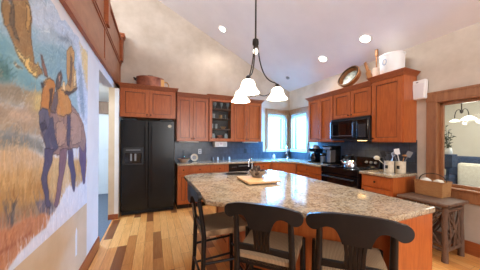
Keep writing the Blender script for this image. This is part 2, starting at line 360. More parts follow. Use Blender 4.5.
MURAL = [
 ((150, 180, 192), 0.05, [(1.3, 2.02), (2.76, 2.97), (2.73, 1.61), (1.3, 1.46)]),
 ((188, 201, 214), 0.05, [(1.46, 2.12), (2.76, 2.97), (2.75, 2.29), (2.27, 2.2), (1.99, 2.14), (1.66, 2.04), (1.53, 2.03)]),
 ((118, 162, 172), 0.05, [(1.3, 1.93), (1.39, 1.85), (1.45, 1.77), (1.59, 1.73), (1.68, 1.73), (1.68, 1.64), (1.45, 1.63), (1.3, 1.62)]),
 ((130, 166, 178), 0.05, [(1.55, 1.92), (1.72, 1.98), (2.07, 2.07), (2.06, 1.77), (1.86, 1.72), (1.71, 1.76), (1.59, 1.79)]),
 ((170, 188, 198), 0.05, [(1.61, 2.02), (1.67, 2.07), (1.72, 2.12), (1.76, 2.11), (1.82, 2.13), (1.92, 2.14), (2.07, 2.2), (2.16, 2.18), (2.25, 2.17), (2.15, 2.12), (1.96, 2.09), (1.76, 2.02), (1.61, 1.95)]),
 ((225, 228, 232), 0.02, [(1.69, 2.07), (1.72, 2.12), (1.75, 2.11), (1.71, 2.08)]),
 ((98, 108, 122), 0.02, [(1.74, 2.12), (1.78, 2.11), (1.84, 2.12), (1.78, 2.1)]),
 ((98, 108, 122), 0.02, [(1.85, 2.11), (1.96, 2.15), (2.07, 2.2), (2.16, 2.2), (2.2, 2.17), (2.11, 2.19), (1.96, 2.13)]),
 ((76, 118, 112), 0.05, [(1.29, 1.75), (1.3, 1.74), (1.32, 1.72), (1.33, 1.71), (1.34, 1.73), (1.36, 1.64), (1.28, 1.62)]),
 ((200, 210, 226), 0.06, [(2.25, 2.26), (2.41, 2.26), (2.53, 2.1), (2.63, 1.81), (2.65, 1.5), (2.4, 1.53), (2.29, 1.75), (2.25, 2.01)]),
 ((226, 198, 136), 0.06, [(2.33, 2.3), (2.5, 2.3), (2.67, 2.26), (2.67, 1.98), (2.59, 1.89), (2.5, 1.99), (2.41, 2.14)]),
 ((150, 168, 186), 0.06, [(2.33, 2.11), (2.41, 2.06), (2.49, 1.79), (2.52, 1.57), (2.4, 1.62), (2.32, 1.85)]),
 ((150, 134, 108), 0.05, [(1.28, 1.62), (1.45, 1.63), (1.68, 1.65), (1.68, 1.55), (1.28, 1.5)]),
 ((178, 156, 116), 0.05, [(1.45, 1.61), (1.68, 1.65), (1.68, 1.47), (1.52, 1.48)]),
 ((206, 180, 112), 0.05, [(1.59, 1.63), (1.67, 1.64), (1.65, 1.51), (1.61, 1.44), (1.57, 1.5)]),
 ((172, 150, 122), 0.06, [(1.28, 1.52), (1.63, 1.53), (1.68, 1.38), (1.28, 1.41)]),
 ((198, 168, 138), 0.05, [(1.33, 1.5), (1.54, 1.5), (1.56, 1.47), (1.37, 1.46)]),
 ((126, 128, 120), 0.07, [(1.28, 1.43), (1.45, 1.39), (1.65, 1.36), (1.73, 1.27), (1.54, 1.3), (1.28, 1.34)]),
 ((206, 172, 128), 0.07, [(1.28, 1.35), (1.45, 1.32), (1.6, 1.28), (1.75, 1.23), (1.75, 1.09), (1.28, 1.22)]),
 ((200, 158, 100), 0.1, [(1.28, 1.27), (1.71, 1.18), (1.98, 1.19), (2.65, 1.17), (2.64, 0.74), (1.78, 0.89), (1.28, 1.11)]),
 ((186, 140, 76), 0.12, [(1.28, 1.19), (1.7, 1.09), (1.7, 0.95), (1.28, 1.07)]),
 ((150, 122, 92), 0.12, [(1.28, 1.09), (1.54, 0.99), (1.81, 0.93), (1.9, 0.83), (1.65, 0.86), (1.44, 0.93), (1.28, 0.93)]),
 ((190, 126, 84), 0.09, [(1.28, 0.95), (1.44, 0.93), (1.7, 0.89), (1.87, 0.84), (1.78, 0.79), (1.58, 0.78), (1.44, 0.75), (1.34, 0.72), (1.28, 0.76)]),
 ((168, 98, 62), 0.08, [(1.28, 0.86), (1.41, 0.84), (1.58, 0.83), (1.53, 0.8), (1.36, 0.82), (1.28, 0.83)]),
 ((90, 84, 84), 0.1, [(1.31, 1.07), (1.35, 0.97), (1.36, 0.91), (1.39, 0.94), (1.41, 1.04), (1.39, 1.04), (1.37, 0.97), (1.34, 1.04)]),
 ((110, 104, 112), 0.1, [(1.6, 0.99), (1.78, 0.94), (1.87, 0.86), (1.78, 0.84), (1.65, 0.91)]),
 ((222, 224, 232), 0.02, [(2.65, 1.28), (2.58, 0.99), (2.33, 0.92), (2.05, 1.01), (1.94, 0.88), (1.84, 0.84), (1.72, 0.78), (1.6, 0.77), (1.5, 0.75), (1.41, 0.74), (1.38, 0.71), (1.4, 0.71), (2.64, 0.65)]),
 ((206, 176, 126), 0.06, [(1.78, 1.24), (1.94, 1.23), (1.87, 1.01), (1.81, 0.93), (1.78, 1.03)]),
 ((214, 186, 140), 0.05, [(2.02, 1.16), (2.14, 1.18), (2.12, 0.99), (2.01, 0.94), (1.98, 0.99)]),
 ((86, 78, 112), 0.07, [(2.08, 1.31), (2.19, 1.29), (2.23, 1.16), (2.28, 1.04), (2.25, 0.9), (2.21, 0.91), (2.16, 1.04), (2.1, 1.17)]),
 ((104, 84, 118), 0.07, [(2.37, 1.36), (2.58, 1.36), (2.58, 1.12), (2.54, 0.92), (2.48, 0.93), (2.42, 1.07), (2.36, 1.19)]),
 ((152, 122, 112), 0.08, [(1.76, 1.54), (1.88, 1.67), (2.06, 1.72), (2.15, 1.67), (2.34, 1.62), (2.49, 1.52), (2.58, 1.36), (2.51, 1.24), (2.37, 1.29), (2.1, 1.28), (1.98, 1.24), (1.81, 1.26), (1.72, 1.31), (1.65, 1.41)]),
 ((172, 140, 124), 0.06, [(2.15, 1.62), (2.32, 1.6), (2.43, 1.5), (2.42, 1.34), (2.19, 1.31), (2.12, 1.43)]),
 ((176, 142, 122), 0.06, [(1.85, 1.48), (1.98, 1.53), (2.06, 1.44), (2.02, 1.32), (1.88, 1.3)]),
 ((84, 80, 102), 0.07, [(1.65, 1.44), (1.74, 1.5), (1.82, 1.52), (1.84, 1.41), (1.91, 1.3), (1.81, 1.26), (1.72, 1.31)]),
 ((84, 76, 98), 0.05, [(2.06, 1.61), (2.12, 1.62), (2.15, 1.47), (2.12, 1.3), (2.06, 1.33)]),
 ((190, 170, 176), 0.03, [(1.76, 1.38), (1.81, 1.31), (1.84, 1.28), (1.8, 1.29)]),
 ((196, 138, 72), 0.07, [(1.86, 1.72), (1.95, 1.76), (2.06, 1.75), (2.15, 1.69), (2.17, 1.59), (2.02, 1.55), (1.9, 1.54), (1.83, 1.6)]),
 ((108, 92, 92), 0.06, [(1.8, 1.67), (1.88, 1.73), (1.9, 1.63), (1.85, 1.55), (1.79, 1.55)]),
 ((84, 78, 108), 0.07, [(1.7, 1.32), (1.84, 1.29), (1.8, 1.2), (1.74, 1.12), (1.75, 1.03), (1.79, 0.92), (1.79, 0.88), (1.72, 0.92), (1.7, 1.01), (1.66, 1.12), (1.7, 1.22)]),
 ((128, 98, 112), 0.07, [(1.93, 1.29), (2.08, 1.3), (2.06, 1.17), (1.98, 1.04), (1.94, 0.93), (1.9, 0.86), (1.84, 0.89), (1.89, 1.01), (1.92, 1.14)]),
 ((188, 126, 62), 0.07, [(1.67, 1.69), (1.69, 1.74), (1.75, 1.78), (1.82, 1.78), (1.85, 1.75), (1.83, 1.67), (1.79, 1.58), (1.76, 1.48), (1.68, 1.48), (1.64, 1.52), (1.66, 1.61)]),
 ((232, 196, 130), 0.03, [(1.69, 1.75), (1.75, 1.78), (1.8, 1.79), (1.73, 1.76)]),
 ((70, 60, 58), 0.02, [(1.65, 1.72), (1.68, 1.73), (1.69, 1.7), (1.66, 1.69)]),
 ((240, 220, 200), 0.01, [(1.69, 1.72), (1.72, 1.73), (1.72, 1.72), (1.69, 1.71)]),
 ((92, 66, 48), 0.05, [(1.76, 1.7), (1.82, 1.73), (1.8, 1.63), (1.76, 1.55)]),
 ((98, 96, 116), 0.07, [(1.63, 1.53), (1.68, 1.57), (1.75, 1.56), (1.77, 1.49), (1.74, 1.43), (1.68, 1.41), (1.64, 1.44)]),
 ((60, 58, 78), 0.04, [(1.64, 1.46), (1.7, 1.49), (1.73, 1.44), (1.68, 1.41)]),
 ((140, 100, 82), 0.05, [(1.65, 1.89), (1.68, 1.89), (1.72, 1.83), (1.75, 1.78), (1.69, 1.78), (1.66, 1.83)]),
 ((86, 76, 72), 0.05, [(1.85, 1.78), (1.9, 1.85), (1.95, 1.89), (1.97, 1.84), (1.95, 1.77), (1.9, 1.72), (1.85, 1.72)]),
 ((212, 168, 140), 0.03, [(1.9, 1.82), (1.93, 1.85), (1.93, 1.8), (1.9, 1.76)]),
 ((158, 120, 72), 0.09, [(1.29, 1.97), (1.3, 2.01), (1.32, 2.05), (1.49, 2.17), (1.53, 2.12), (1.55, 2.07), (1.54, 1.95), (1.56, 1.89), (1.58, 1.82), (1.66, 1.81), (1.67, 1.78), (1.59, 1.74), (1.51, 1.75), (1.45, 1.77), (1.4, 1.82), (1.36, 1.86), (1.31, 1.91)]),
 ((196, 150, 84), 0.07, [(1.47, 2.13), (1.52, 2.12), (1.54, 2.06), (1.53, 1.96), (1.49, 1.98), (1.49, 2.08)]),
 ((112, 92, 70), 0.07, [(1.36, 2.07), (1.37, 2.07), (1.4, 1.93), (1.44, 1.87), (1.39, 1.88), (1.35, 1.97)]),
 ((176, 190, 204), 0.03, [(1.34, 2.05), (1.36, 2.07), (1.36, 2.02), (1.34, 2.02)]),
 ((222, 196, 132), 0.04, [(1.39, 1.84), (1.44, 1.83), (1.49, 1.8), (1.49, 1.77), (1.44, 1.78)]),
 ((230, 192, 112), 0.05, [(1.49, 1.82), (1.53, 1.85), (1.53, 1.78), (1.56, 1.76), (1.59, 1.78), (1.61, 1.83), (1.63, 1.84), (1.61, 1.77), (1.57, 1.73), (1.51, 1.74), (1.47, 1.77)]),
 ((236, 206, 150), 0.03, [(1.38, 1.75), (1.4, 1.76), (1.43, 1.75), (1.47, 1.74), (1.42, 1.73)]),
 ((192, 148, 90), 0.08, [(2.05, 2.09), (2.16, 2.17), (2.23, 2.14), (2.22, 2.02), (2.27, 1.93), (2.29, 1.84), (2.15, 1.77), (2.02, 1.74), (1.95, 1.74), (1.92, 1.76), (2.02, 1.78), (2.07, 1.83), (2.05, 1.96)]),
 ((120, 92, 72), 0.05, [(2.13, 2.09), (2.18, 2.07), (2.17, 1.9), (2.15, 1.81), (2.09, 1.82), (2.13, 1.95)]),
 ((232, 202, 146), 0.04, [(1.97, 1.81), (2.01, 1.83), (2.04, 1.76), (2.02, 1.74), (1.97, 1.75)]),
 ((232, 202, 146), 0.04, [(2.2, 1.94), (2.27, 2.02), (2.27, 1.85), (2.2, 1.82)]),
 ((86, 70, 66), 0.03, [(1.99, 1.74), (2.15, 1.78), (2.32, 1.86), (2.29, 1.82), (2.15, 1.75), (2.02, 1.72)]),
]

# ================================================================== SETTING
def struct(name, b, m, bevel=0):
    return tag(b.build(name, m, None, bevel), kind='structure')
FT = .14
# floors
b = MB(); b.prism([(XL, YF), (XR, YF), (XR, YB), (XL, YB)], -.12, 0); struct('floor', b, FLOOR)
b = MB(); b.box(-4.0, XL - .001, YF, 8.2, -.12, -.004); struct('floor_hall', b, CARPET)
b = MB(); b.box(XR + .001, 7.2, -1.5, 3.3, -.12, -.004); struct('floor_dining', b, CARPET)
# back wall with the sink window hole; runs up to the roof and behind the loft
WX0, WX1, WZ0, WZ1 = 2.86, 3.46, 1.17, 2.12     # clear opening, back window
b = MB()
T = .16
def yquad(b, x0, x1, z0, z1): b.box(x0, x1, YB, YB + T, z0, z1)
yquad(b, XL - .065, WX0, 0, 2.42); yquad(b, WX0, WX1, 0, WZ0); yquad(b, WX0, WX1, WZ1, 2.42); yquad(b, WX1, XR + T, 0, 2.42)
Mxz = Matrix(((1, 0, 0, 0), (0, 0, 1, YB), (0, 1, 0, 0), (0, 0, 0, 1)))
b.prism([(-4.0, 2.42), (XR + T, 2.42), (XR + T, ceil_z(XR + T) + .1), (-4.0, ceil_z(-4.0) + .1)], 0, T, Mxz)
struct('wall_back', b, WALL)
# right wall: side window hole and the opening to the dining room
SY0, SY1 = 4.06, 4.66
DY0, DY1, DZ0, DZ1 = -.15, 1.50, .78, 1.93
b = MB()
def xbox(b, y0, y1, z0, z1): b.box(XR, XR + T, y0, y1, z0, z1)
ZT = ceil_z(XR) + .02
xbox(b, YF, DY0, 0, ZT); xbox(b, DY0, DY1, 0, DZ0); xbox(b, DY0, DY1, DZ1, ZT); xbox(b, DY1, SY0, 0, ZT)
xbox(b, SY0, SY1, 0, WZ0); xbox(b, SY0, SY1, WZ1, ZT); xbox(b, SY1, YB, 0, ZT)
struct('wall_right', b, WALL)
# left wall with the opening to the hall
OY0, OY1, OZ = 3.11, 4.09, 2.285
b = MB(); b.box(XL - FT, XL, YF, OY0, 0, 2.46); b.box(XL - FT, XL, OY0, YB, OZ, 2.46); struct('wall_left', b, WALL_WHITE)
b = MB(); b.box(XL - .065, XL + .085, OY1, YB, 0, OZ); b.box(XL - .065, XL - .14, YB, 6.2, 0, OZ); struct('wall_left_return', b, WALL_TAN)
b = MB(); b.box(XL + .025, XL + .087, OY1 - .002, OY1 + .06, .09, OZ + .0); struct('trim_return', b, WALL_WHITE)
# ceiling slab, sloped
b = MB()
Mc = Matrix(((1, 0, 0, 0), (0, 0, 1, 0), (0, 1, 0, 0), (0, 0, 0, 1)))
b.prism([(-4.1, ceil_z(-4.1)), (XR + T, ceil_z(XR + T)), (XR + T, ceil_z(XR + T) + .12), (-4.1, ceil_z(-4.1) + .12)], YF - .1, YB + T, Mc)
struct('ceiling', b, CEIL)
# wall behind the camera with a gap for added fill, and the loft's far side
b = MB()
b.box(-4.0, .7, YF - T, YF, 0, 2.75); b.box(3.2, XR + T, YF - T, YF, 0, 2.75); b.box(.7, 3.2, YF - T, YF, 0, .3)
b.prism([(-4.0, 2.75), (XR + T, 2.75), (XR + T, ceil_z(XR + T) + .1), (-4.0, ceil_z(-4.0) + .1)], YF - T, YF, Mc)
struct('wall_front', b, WALL)
b = MB(); b.box(-4.1, -4.0, YF, 8.2, 0, 3.1); b.box(-4.1, -4.0, YF, 8.2, 5.5, 6.6); b.box(-4.1, -4.0, YF, -1.2, 3.1, 5.5); b.box(-4.1, -4.0, 2.3, 8.2, 3.1, 5.5); struct('wall_loft', b, WALL)  # gap lets in the added loft fill
b = MB(); b.box(-4.0, XL - FT, YF, YB, 2.37, 2.46); b.box(-4.0, XL - .07, YB, 8.2, 2.37, 2.46); struct('floor_loft', b, WALL_WHITE)
# hall end
b = MB(); b.box(-4.0, -.7, 6.2, 6.3, 0, 2.37); struct('wall_hall', b, WALL_WHITE)
b = MB(); b.box(-2.4, -.72, 6.13, 6.2, 2.06, 2.368); struct('trim_hall', b, BROWNBAND)
dr = MB(); dr.box(-1.62, -.86, 6.155, 6.197, 0, 2.04)
for x0, x1, z0, z1 in ((-1.54, -1.28, 1.1, 1.92), (-1.2, -.94, 1.1, 1.92), (-1.54, -1.28, .2, .92), (-1.2, -.94, .2, .92)):
    dr.box(x0, x1, 6.14, 6.156, z0, z1); dr.box(x0 + .04, x1 - .04, 6.13, 6.141, z0 + .04, z1 - .04)
d1 = struct('door_1', dr, WHITE_PAINT, .006)
h = MB(); h.cyl((-.93, 6.155, 1.0), (-.93, 6.10, 1.0), .012); h.ball((-.93, 6.09, 1.0), .03); h.build('door_knob', STEEL, d1)
# dining room shell
b = MB(); b.box(7.1, 7.2, -1.5, 3.3, 0, 2.9); b.box(XR + T, 7.1, -1.6, -1.5, 0, 2.9); struct('wall_dining', b, DWALL)
b = MB(); b.box(XR + T, 7.2, -1.6, 3.3, 2.8, 2.9); struct('ceiling_dining', b, CEIL)
b = MB(); b.box(XR + T, 7.2, 3.2, 3.3, 0, 2.9); struct('wall_dining_side', b, DWALL)

# baseboards
b = MB(); b.box(XL, XL + .018, YF, OY0 + .0, 0, .13); struct('baseboard_left', b, CHERRY_TRIM, .004)
b = MB(); b.box(XL - .065, XL + .085, OY1 - .018, OY1, 0, .09); struct('baseboard_return', b, CHERRY_TRIM, .004)
b = MB(); b.box(XR - .02, XR, YF, 1.7, 0, .16); struct('baseboard_right', b, CHERRY_TRIM, .004)

# slate backsplash strips on both walls
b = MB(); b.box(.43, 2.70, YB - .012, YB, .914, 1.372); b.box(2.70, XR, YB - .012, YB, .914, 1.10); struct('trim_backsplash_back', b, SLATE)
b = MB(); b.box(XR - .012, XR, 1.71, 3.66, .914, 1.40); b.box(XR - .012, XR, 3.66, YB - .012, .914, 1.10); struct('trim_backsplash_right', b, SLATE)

# corner windows: casing, sash, blind head, glass
def corner_window(name, M, w_open):
    """local x along the wall 0..w_open, y into the room negative, z absolute"""
    def mk(nm, m, fn, parent=None, bevel=.004):
        bb = MB(); fn(bb); bmesh.ops.transform(bb.bm, matrix=M, verts=bb.bm.verts); return bb.build(nm, m, parent, bevel)
    def casing(bb):
        bb.box(-.065, 0, -.02, 0, WZ0 - .02, WZ1 + .0); bb.box(w_open, w_open + .085, -.02, 0, WZ0 - .02, WZ1)
        bb.box(-.075, w_open + .09, -.028, 0, WZ1, WZ1 + .13); bb.box(-.08, w_open + .09, -.036, 0, WZ1 + .12, WZ1 + .145)
    root = mk(name, CASING, casing)
    tag(root, kind='structure')
    mk('window_sill', WHITE_PAINT, lambda bb: (bb.box(-.06, w_open + .06, -.04, .10, WZ0 - .035, WZ0), bb.box(-.05, w_open + .05, -.016, 0, WZ0 - .075, WZ0 - .035)), root)
    def sash(bb):
        for x0, x1 in ((0, .03), (w_open - .03, w_open)): bb.box(x0, x1, .05, .10, WZ0, WZ1)
        bb.box(0, w_open, .05, .10, WZ1 - .04, WZ1); bb.box(0, w_open, .05, .10, WZ0, WZ0 + .03)
    mk('window_frame', WHITE_PAINT, sash, root)
    mk('blind', WHITE_PAINT, lambda bb: [bb.box(.005, w_open - .005, .008, .045, WZ1 - .05 - .012 * k, WZ1 - .042 - .012 * k) for k in range(5)], root, 0)
    mk('glass_pane', GLASS, lambda bb: bb.box(.03, w_open - .03, .072, .076, WZ0 + .03, WZ1 - .04), root, 0)
    return root, mk
M1 = Matrix.Translation((WX0, YB, 0))
w1, mk1 = corner_window('window_1', M1, WX1 - WX0)
M2 = Matrix.Translation((XR, SY1, 0)) @ Matrix.Rotation(-PI / 2, 4, 'Z')
w2, mk2 = corner_window('window_2', M2, SY1 - SY0)
# dark casement stiles seen against the daylight
GREYSTILE = mat('casement_grey', (120, 128, 140), .5)
mk1('casement_stile', GREYSTILE, lambda bb: (bb.box(.42, .47, .03, .07, WZ0 + .0, WZ1 - .04), bb.box(.52, .545, .03, .07, WZ0, WZ1 - .04)), w1)
mk2('casement_stile', GREYSTILE, lambda bb: (bb.box(.10, .16, .03, .07, WZ0 + .0, WZ1 - .04),), w2)

# interior window to the dining room: stepped cherry casing
def iw(bb):
    for y0, y1 in ((DY1, DY1 + .098), (DY0 - .098, DY0)): bb.box(XR - .022, XR, y0, y1, DZ0 - .16, DZ1 + .115)
    bb.box(XR - .026, XR, DY0 - .105, DY1 + .105, DZ1, DZ1 + .12); bb.box(XR - .036, XR, DY0 - .115, DY1 + .115, DZ1 + .1, DZ1 + .13)
    bb.box(XR - .026, XR, DY0 - .098, DY1 + .098, DZ0 - .16, DZ0)
    bb.box(XR - .05, XR + T, DY0, DY1, DZ0 - .02, DZ0 + .002)
    for y0, y1 in ((DY1 - .02, DY1), (DY0, DY0 + .02)): bb.box(XR - .03, XR + T + .02, y0, y1, DZ0, DZ1)
    bb.box(XR - .03, XR + T + .02, DY0, DY1, DZ1 - .02, DZ1)
    bb.box(XR + .05, XR + .09, DY1 - .06, DY1 - .018, DZ0, DZ1); bb.box(XR + .05, XR + .09, DY0, DY1, DZ1 - .06, DZ1 - .02); bb.box(XR + .05, XR + .09, DY0, DY1, DZ0, DZ0 + .04)
b = MB(); iw(b); w3 = struct('window_3', b, CASING, .005)
b = MB(); b.box(XR + .068, XR + .072, DY0 + .03, DY1 - .06, DZ0 + .04, DZ1 - .06); b.build('glass_pane', GLASS, w3)

# ------------------------------------------------------------------ mural on the left wall (paint on plaster)
MY0, MY1, MZ0, MZ1 = .2, 2.615, .70, 2.33
ny, nz = 290, 190
yy = np.linspace(MY0, MY1, ny); zz = np.linspace(MZ0, MZ1, nz)
GY, GZ = np.meshgrid(yy, zz)
img = np.zeros((nz, ny, 3)); img[:] = (216, 220, 226)
rng = np.random.default_rng(3)
def smooth_noise(sy, sz):
    g = rng.standard_normal((int(nz / sz) + 3, int(ny / sy) + 3))
    a = np.arange(nz) / sz; c = np.arange(ny) / sy
    i = a.astype(int)[:, None]; j = c.astype(int)[None, :]; fa = (a - a.astype(int))[:, None]; fc = (c - c.astype(int))[None, :]
    return (g[i, j] * (1 - fa) + g[i + 1, j] * fa) * (1 - fc) + (g[i, j + 1] * (1 - fa) + g[i + 1, j + 1] * fa) * fc
WOBY, WOBZ = smooth_noise(6, 6) * .005, smooth_noise(6, 6) * .006
rs = random.Random(11)
def strokes(count, zone, jit, op):
    # brush marks: upright for grass and hair, slanting for the sky
    for _ in range(count):
        i, j = rs.randrange(nz), rs.randrange(ny)
        if not zone[i, j]: continue
        z = zz[i]
        c_ = img[i, j] + rs.uniform(-1, 1) * np.array((1, .95, .85)) * jit + rs.uniform(-6, 6) * np.array((1, 0, -1))
        a_, n_ = (rs.gauss(PI / 2, .3), rs.randint(3, 12)) if z < 1.30 else (rs.gauss(.5, .6), rs.randint(4, 12))
        for s_ in range(n_):
            ii, jj = int(i + s_ * math.sin(a_)), int(j + s_ * math.cos(a_))
            if 0 <= ii < nz and 0 <= jj < ny and zone[ii, jj]: img[ii, jj] = img[ii, jj] * (1 - op) + c_ * op
animal = np.zeros(GY.shape, bool)
for k, (colr, amt, poly) in enumerate(MURAL):
    if k == 29: strokes(9000, GZ > 0, 22, .5)
    if k < 24: poly = [((y - 1.4) if y <= 1.31 else y, z) for y, z in poly]
    inside = np.zeros(GY.shape, bool)
    PY, PZ = GY + WOBY, GZ + WOBZ
    for (y0, z0), (y1, z1) in zip(poly, poly[1:] + poly[:1]):
        if abs(z1 - z0) < 1e-9: continue
        cnd = ((z0 > PZ) != (z1 > PZ)) & (PY < (y1 - y0) * (PZ - z0) / (z1 - z0) + y0)
        inside ^= cnd
    br_ = (smooth_noise(2.2, 9) + .6 * rng.standard_normal(GY.shape)) * amt * 150 * .35
    hue = smooth_noise(7, 7)[..., None] * np.array((1, .2, -1)) * amt * 30
    lay = np.array(colr)[None, None, :] + br_[..., None] + hue
    # soften the edge a little
    msk = inside.astype(float)
    for _ in range(7 if k < 22 else 1):
        pad = np.pad(msk, 1, mode='edge')
        msk = (pad[1:-1, 1:-1] * 2 + pad[:-2, 1:-1] + pad[2:, 1:-1] + pad[1:-1, :-2] + pad[1:-1, 2:]) / 6
    if k >= 29:
        animal |= inside
        er = inside.copy()
        for _ in range(1):
            pe = np.pad(er, 1, mode='edge'); er = pe[1:-1, 1:-1] & pe[:-2, 1:-1] & pe[2:, 1:-1] & pe[1:-1, :-2] & pe[1:-1, 2:]
        lay = np.where((inside & ~er)[..., None], lay * .52, lay)          # the painter's dark outline
    img = img * (1 - msk[..., None]) + lay * msk[..., None]
strokes(3500, animal, 30, .4)
grey_ = img.mean(2, keepdims=True)
img = grey_ + (img - grey_) * .96
img = np.clip(img, 0, 255) / 255
lin_img = np.where(img <= .04045, img / 12.92, ((img + .055) / 1.055) ** 2.4)
# ragged upper and right margin where the paint stops
edge = (GZ < 2.30 + smooth_noise(8, 8) * .03 - .0) 
verts = np.stack([np.full(GY.size, XL + .003), GY.ravel(), GZ.ravel()], 1)
idx = np.arange(ny * nz).reshape(nz, ny)
q = np.stack([idx[:-1, :-1], idx[:-1, 1:], idx[1:, 1:], idx[1:, :-1]], -1)
keep = edge[:-1, :-1]
q = q[keep].reshape(-1, 4)
me = bpy.data.meshes.new('wall_mural'); me.from_pydata(verts.tolist(), [], q.tolist())
at_ = me.color_attributes.new('paint', 'FLOAT_COLOR', 'POINT')
at_.data.foreach_set('color', np.concatenate([lin_img.reshape(-1, 3), np.ones((ny * nz, 1))], 1).astype(np.float32).ravel())
mm = mat('mural_paint', (200, 200, 200), .65); t = NT(mm)
va = t.n('ShaderNodeVertexColor'); va.layer_name = 'paint'; t.l(va.outputs[0], t.p.inputs['Base Color'])
me.materials.append(mm)
o = bpy.data.objects.new('wall_mural', me); COL.objects.link(o)
tag(o, 'unfinished wildlife mural of an antlered animal in grassland painted on the white wall', 'mural')
# a loose white brush stroke below the mural
b = MB(); b.prism([(2.28, .30), (2.32, .30), (2.325, .52), (2.30, .56), (2.275, .50)], XL, XL + .003, Matrix(((0, 0, 1, 0), (1, 0, 0, 0), (0, 1, 0, 0), (0, 0, 0, 1))))
struct('trim_paint_stroke', b, WHITE_PAINT)
# tan plaster under the mural
b = MB(); b.box(XL, XL + .002, YF, 2.615, .13, .70); struct('wall_left_dado', b, WALL_TAN)

# loft parapet above the left wall
r = thing('loft_parapet', 'reddish wooden loft parapet with panels and capped posts above the mural wall', 'railing', (XL, 0, 2.395))
b = MB(); b.box(-.02, .02, YF, YB, .01, .98); b.build('panel', PARAPET, r)
b = MB(); b.box(.001, .040, YF, YB, 0, .035); b.box(.001, .033, YF, YB, .035, .075); b.box(.001, .027, YF, YB, .075, .1); b.build('bottom_moulding', CHERRY_TRIM, r, .004)
b = MB(); b.box(-.02, .034, YF, YB, .505, .54); b.box(-.02, .044, YF, YB, .54, .565); b.build('middle_moulding', CHERRY_TRIM, r, .004)
b = MB(); b.box(-.06, .05, YF, YB, .98, 1.02); b.build('handrail', CHERRY_TRIM, r, .006)
for y in (-.9, .5, 1.9, 3.32, 4.68):
    b = MB(); b.box(-.05, .075, y - .06, y + .06, .565, 1.03); b.box(-.07, .095, y - .08, y + .08, 1.03, 1.07); b.box(-.085, .11, y - .09, y + .09, 1.07, 1.11); b.build('post', CHERRY_TRIM, r, .006)
    b = MB(); b.box(.018, .03, y - .035, y + .035, .1, .505); b.build('stile', CHERRY_TRIM, r, .003)

# ================================================================== CABINETS
def door_mesh(x0, x1, z0, z1, th=.02, sw=.058, glass=False):
    b = MB(); g = .0025
    x0 += g; x1 -= g; z0 += g; z1 -= g
    b.box(x0, x0 + sw, 0, th, z0, z1); b.box(x1 - sw, x1, 0, th, z0, z1)
    b.box(x0 + sw, x1 - sw, 0, th, z0, z0 + sw); b.box(x0 + sw, x1 - sw, 0, th, z1 - sw, z1)
    if not glass:
        b.box(x0 + sw, x1 - sw, .014, th, z0 + sw, z1 - sw)
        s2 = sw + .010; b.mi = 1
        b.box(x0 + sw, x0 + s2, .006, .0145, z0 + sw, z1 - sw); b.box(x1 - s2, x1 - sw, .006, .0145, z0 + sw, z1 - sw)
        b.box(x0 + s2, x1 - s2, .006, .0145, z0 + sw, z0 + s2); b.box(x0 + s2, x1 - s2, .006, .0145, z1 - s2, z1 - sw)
        b.mi = 0
    return b
def knob(parent, x, z):
    b = MB(); M = Matrix.Translation((x, 0, z)) @ Matrix.Rotation(PI / 2, 4, 'X')
    b.lathe([(.006, 0), (.005, .012), (.014, .018), (.015, .024), (.010, .029), (.0001, .03)], 14, M, cap=False)
    return b.build('knob', KNOBM, parent)
def fit_front(root, kind, x0, x1, z0, z1, kx=None, kz=None, glass=False):
    if kind == 'drawer' and z1 - z0 < .2:
        b = MB(); g = .0025
        b.box(x0 + g, x1 - g, .004, .02, z0 + g, z1 - g); b.box(x0 + .02, x1 - .02, 0, .005, z0 + .02, z1 - .02)
    else: b = door_mesh(x0, x1, z0, z1, glass=glass)
    d = b.build(kind, [CHERRY, CHERRY_BEAD], root, .002)
    if glass:
        p = MB(); p.box(x0 + .055, x1 - .055, .009, .012, z0 + .055, z1 - .055); p.build('glass_pane', CABGLASS, d, 0)
    if kx is not None: knob(d, kx, kz)
    return d
def crown_poly(b, x0, x1, d, z, left=True, right=True, proj=.05, h=.075):
    """stepped crown round the top of a cabinet, front at y=0"""
    for k in range(6):
        p0 = proj * (k / 5) ** 1.4; za = z + h * k / 6; zb = z + h * (k + 1) / 6
        b.box(x0 - (p0 if left else 0), x1 + (p0 if right else 0), -p0, d, za, zb)
def upper(name, label, cat, loc, rz, wd, d, h, fronts, group=None, crown=(True, True), crown_h=.075):
    r = thing(name, label, cat, loc, rz, group)
    b = MB(); b.box(0, wd, .021, d, 0, h); b.build('body', CHERRY, r, .002)
    for f in fronts: fit_front(r, *f)
    b = MB(); crown_poly(b, 0, wd, d, h, crown[0], crown[1], h=crown_h); b.build('crown', CHERRY_TRIM, r, .002)
    return r
def base(name, label, cat, loc, rz, wd, d, fronts, group=None, h=.876):
    r = thing(name, label, cat, loc, rz, group)
    b = MB(); b.box(0, wd, .021, d, .1, h); b.build('body', CHERRY, r, .002)
    b = MB(); b.box(0.002, wd - .002, .09, d - .01, 0, .1); b.build('toe_kick', TOE_KICK, r)
    for f in fronts: fit_front(r, *f)
    return r

UY, BY = 4.435, 4.145        # fronts of the upper and base cabinets on the back wall
UX, BX = 3.235, 2.985        # the same on the right wall
R90 = -PI / 2
UD = YB - UY - .002; BD = YB - BY - .016; URD = XR - UX - .002; BRD = XR - BX - .016
# fridge cabinet
upper('fridge_cabinet', 'two-door cherry cabinet above the black refrigerator', 'cabinet', (-.565, 4.15, 1.80), 0, .955, YB - 4.15 - .002, .53,
      [('door', .02, .475, .01, .52, .445, .05), ('door', .48, .935, .01, .52, .51, .05)], crown=(True, True), crown_h=.065)
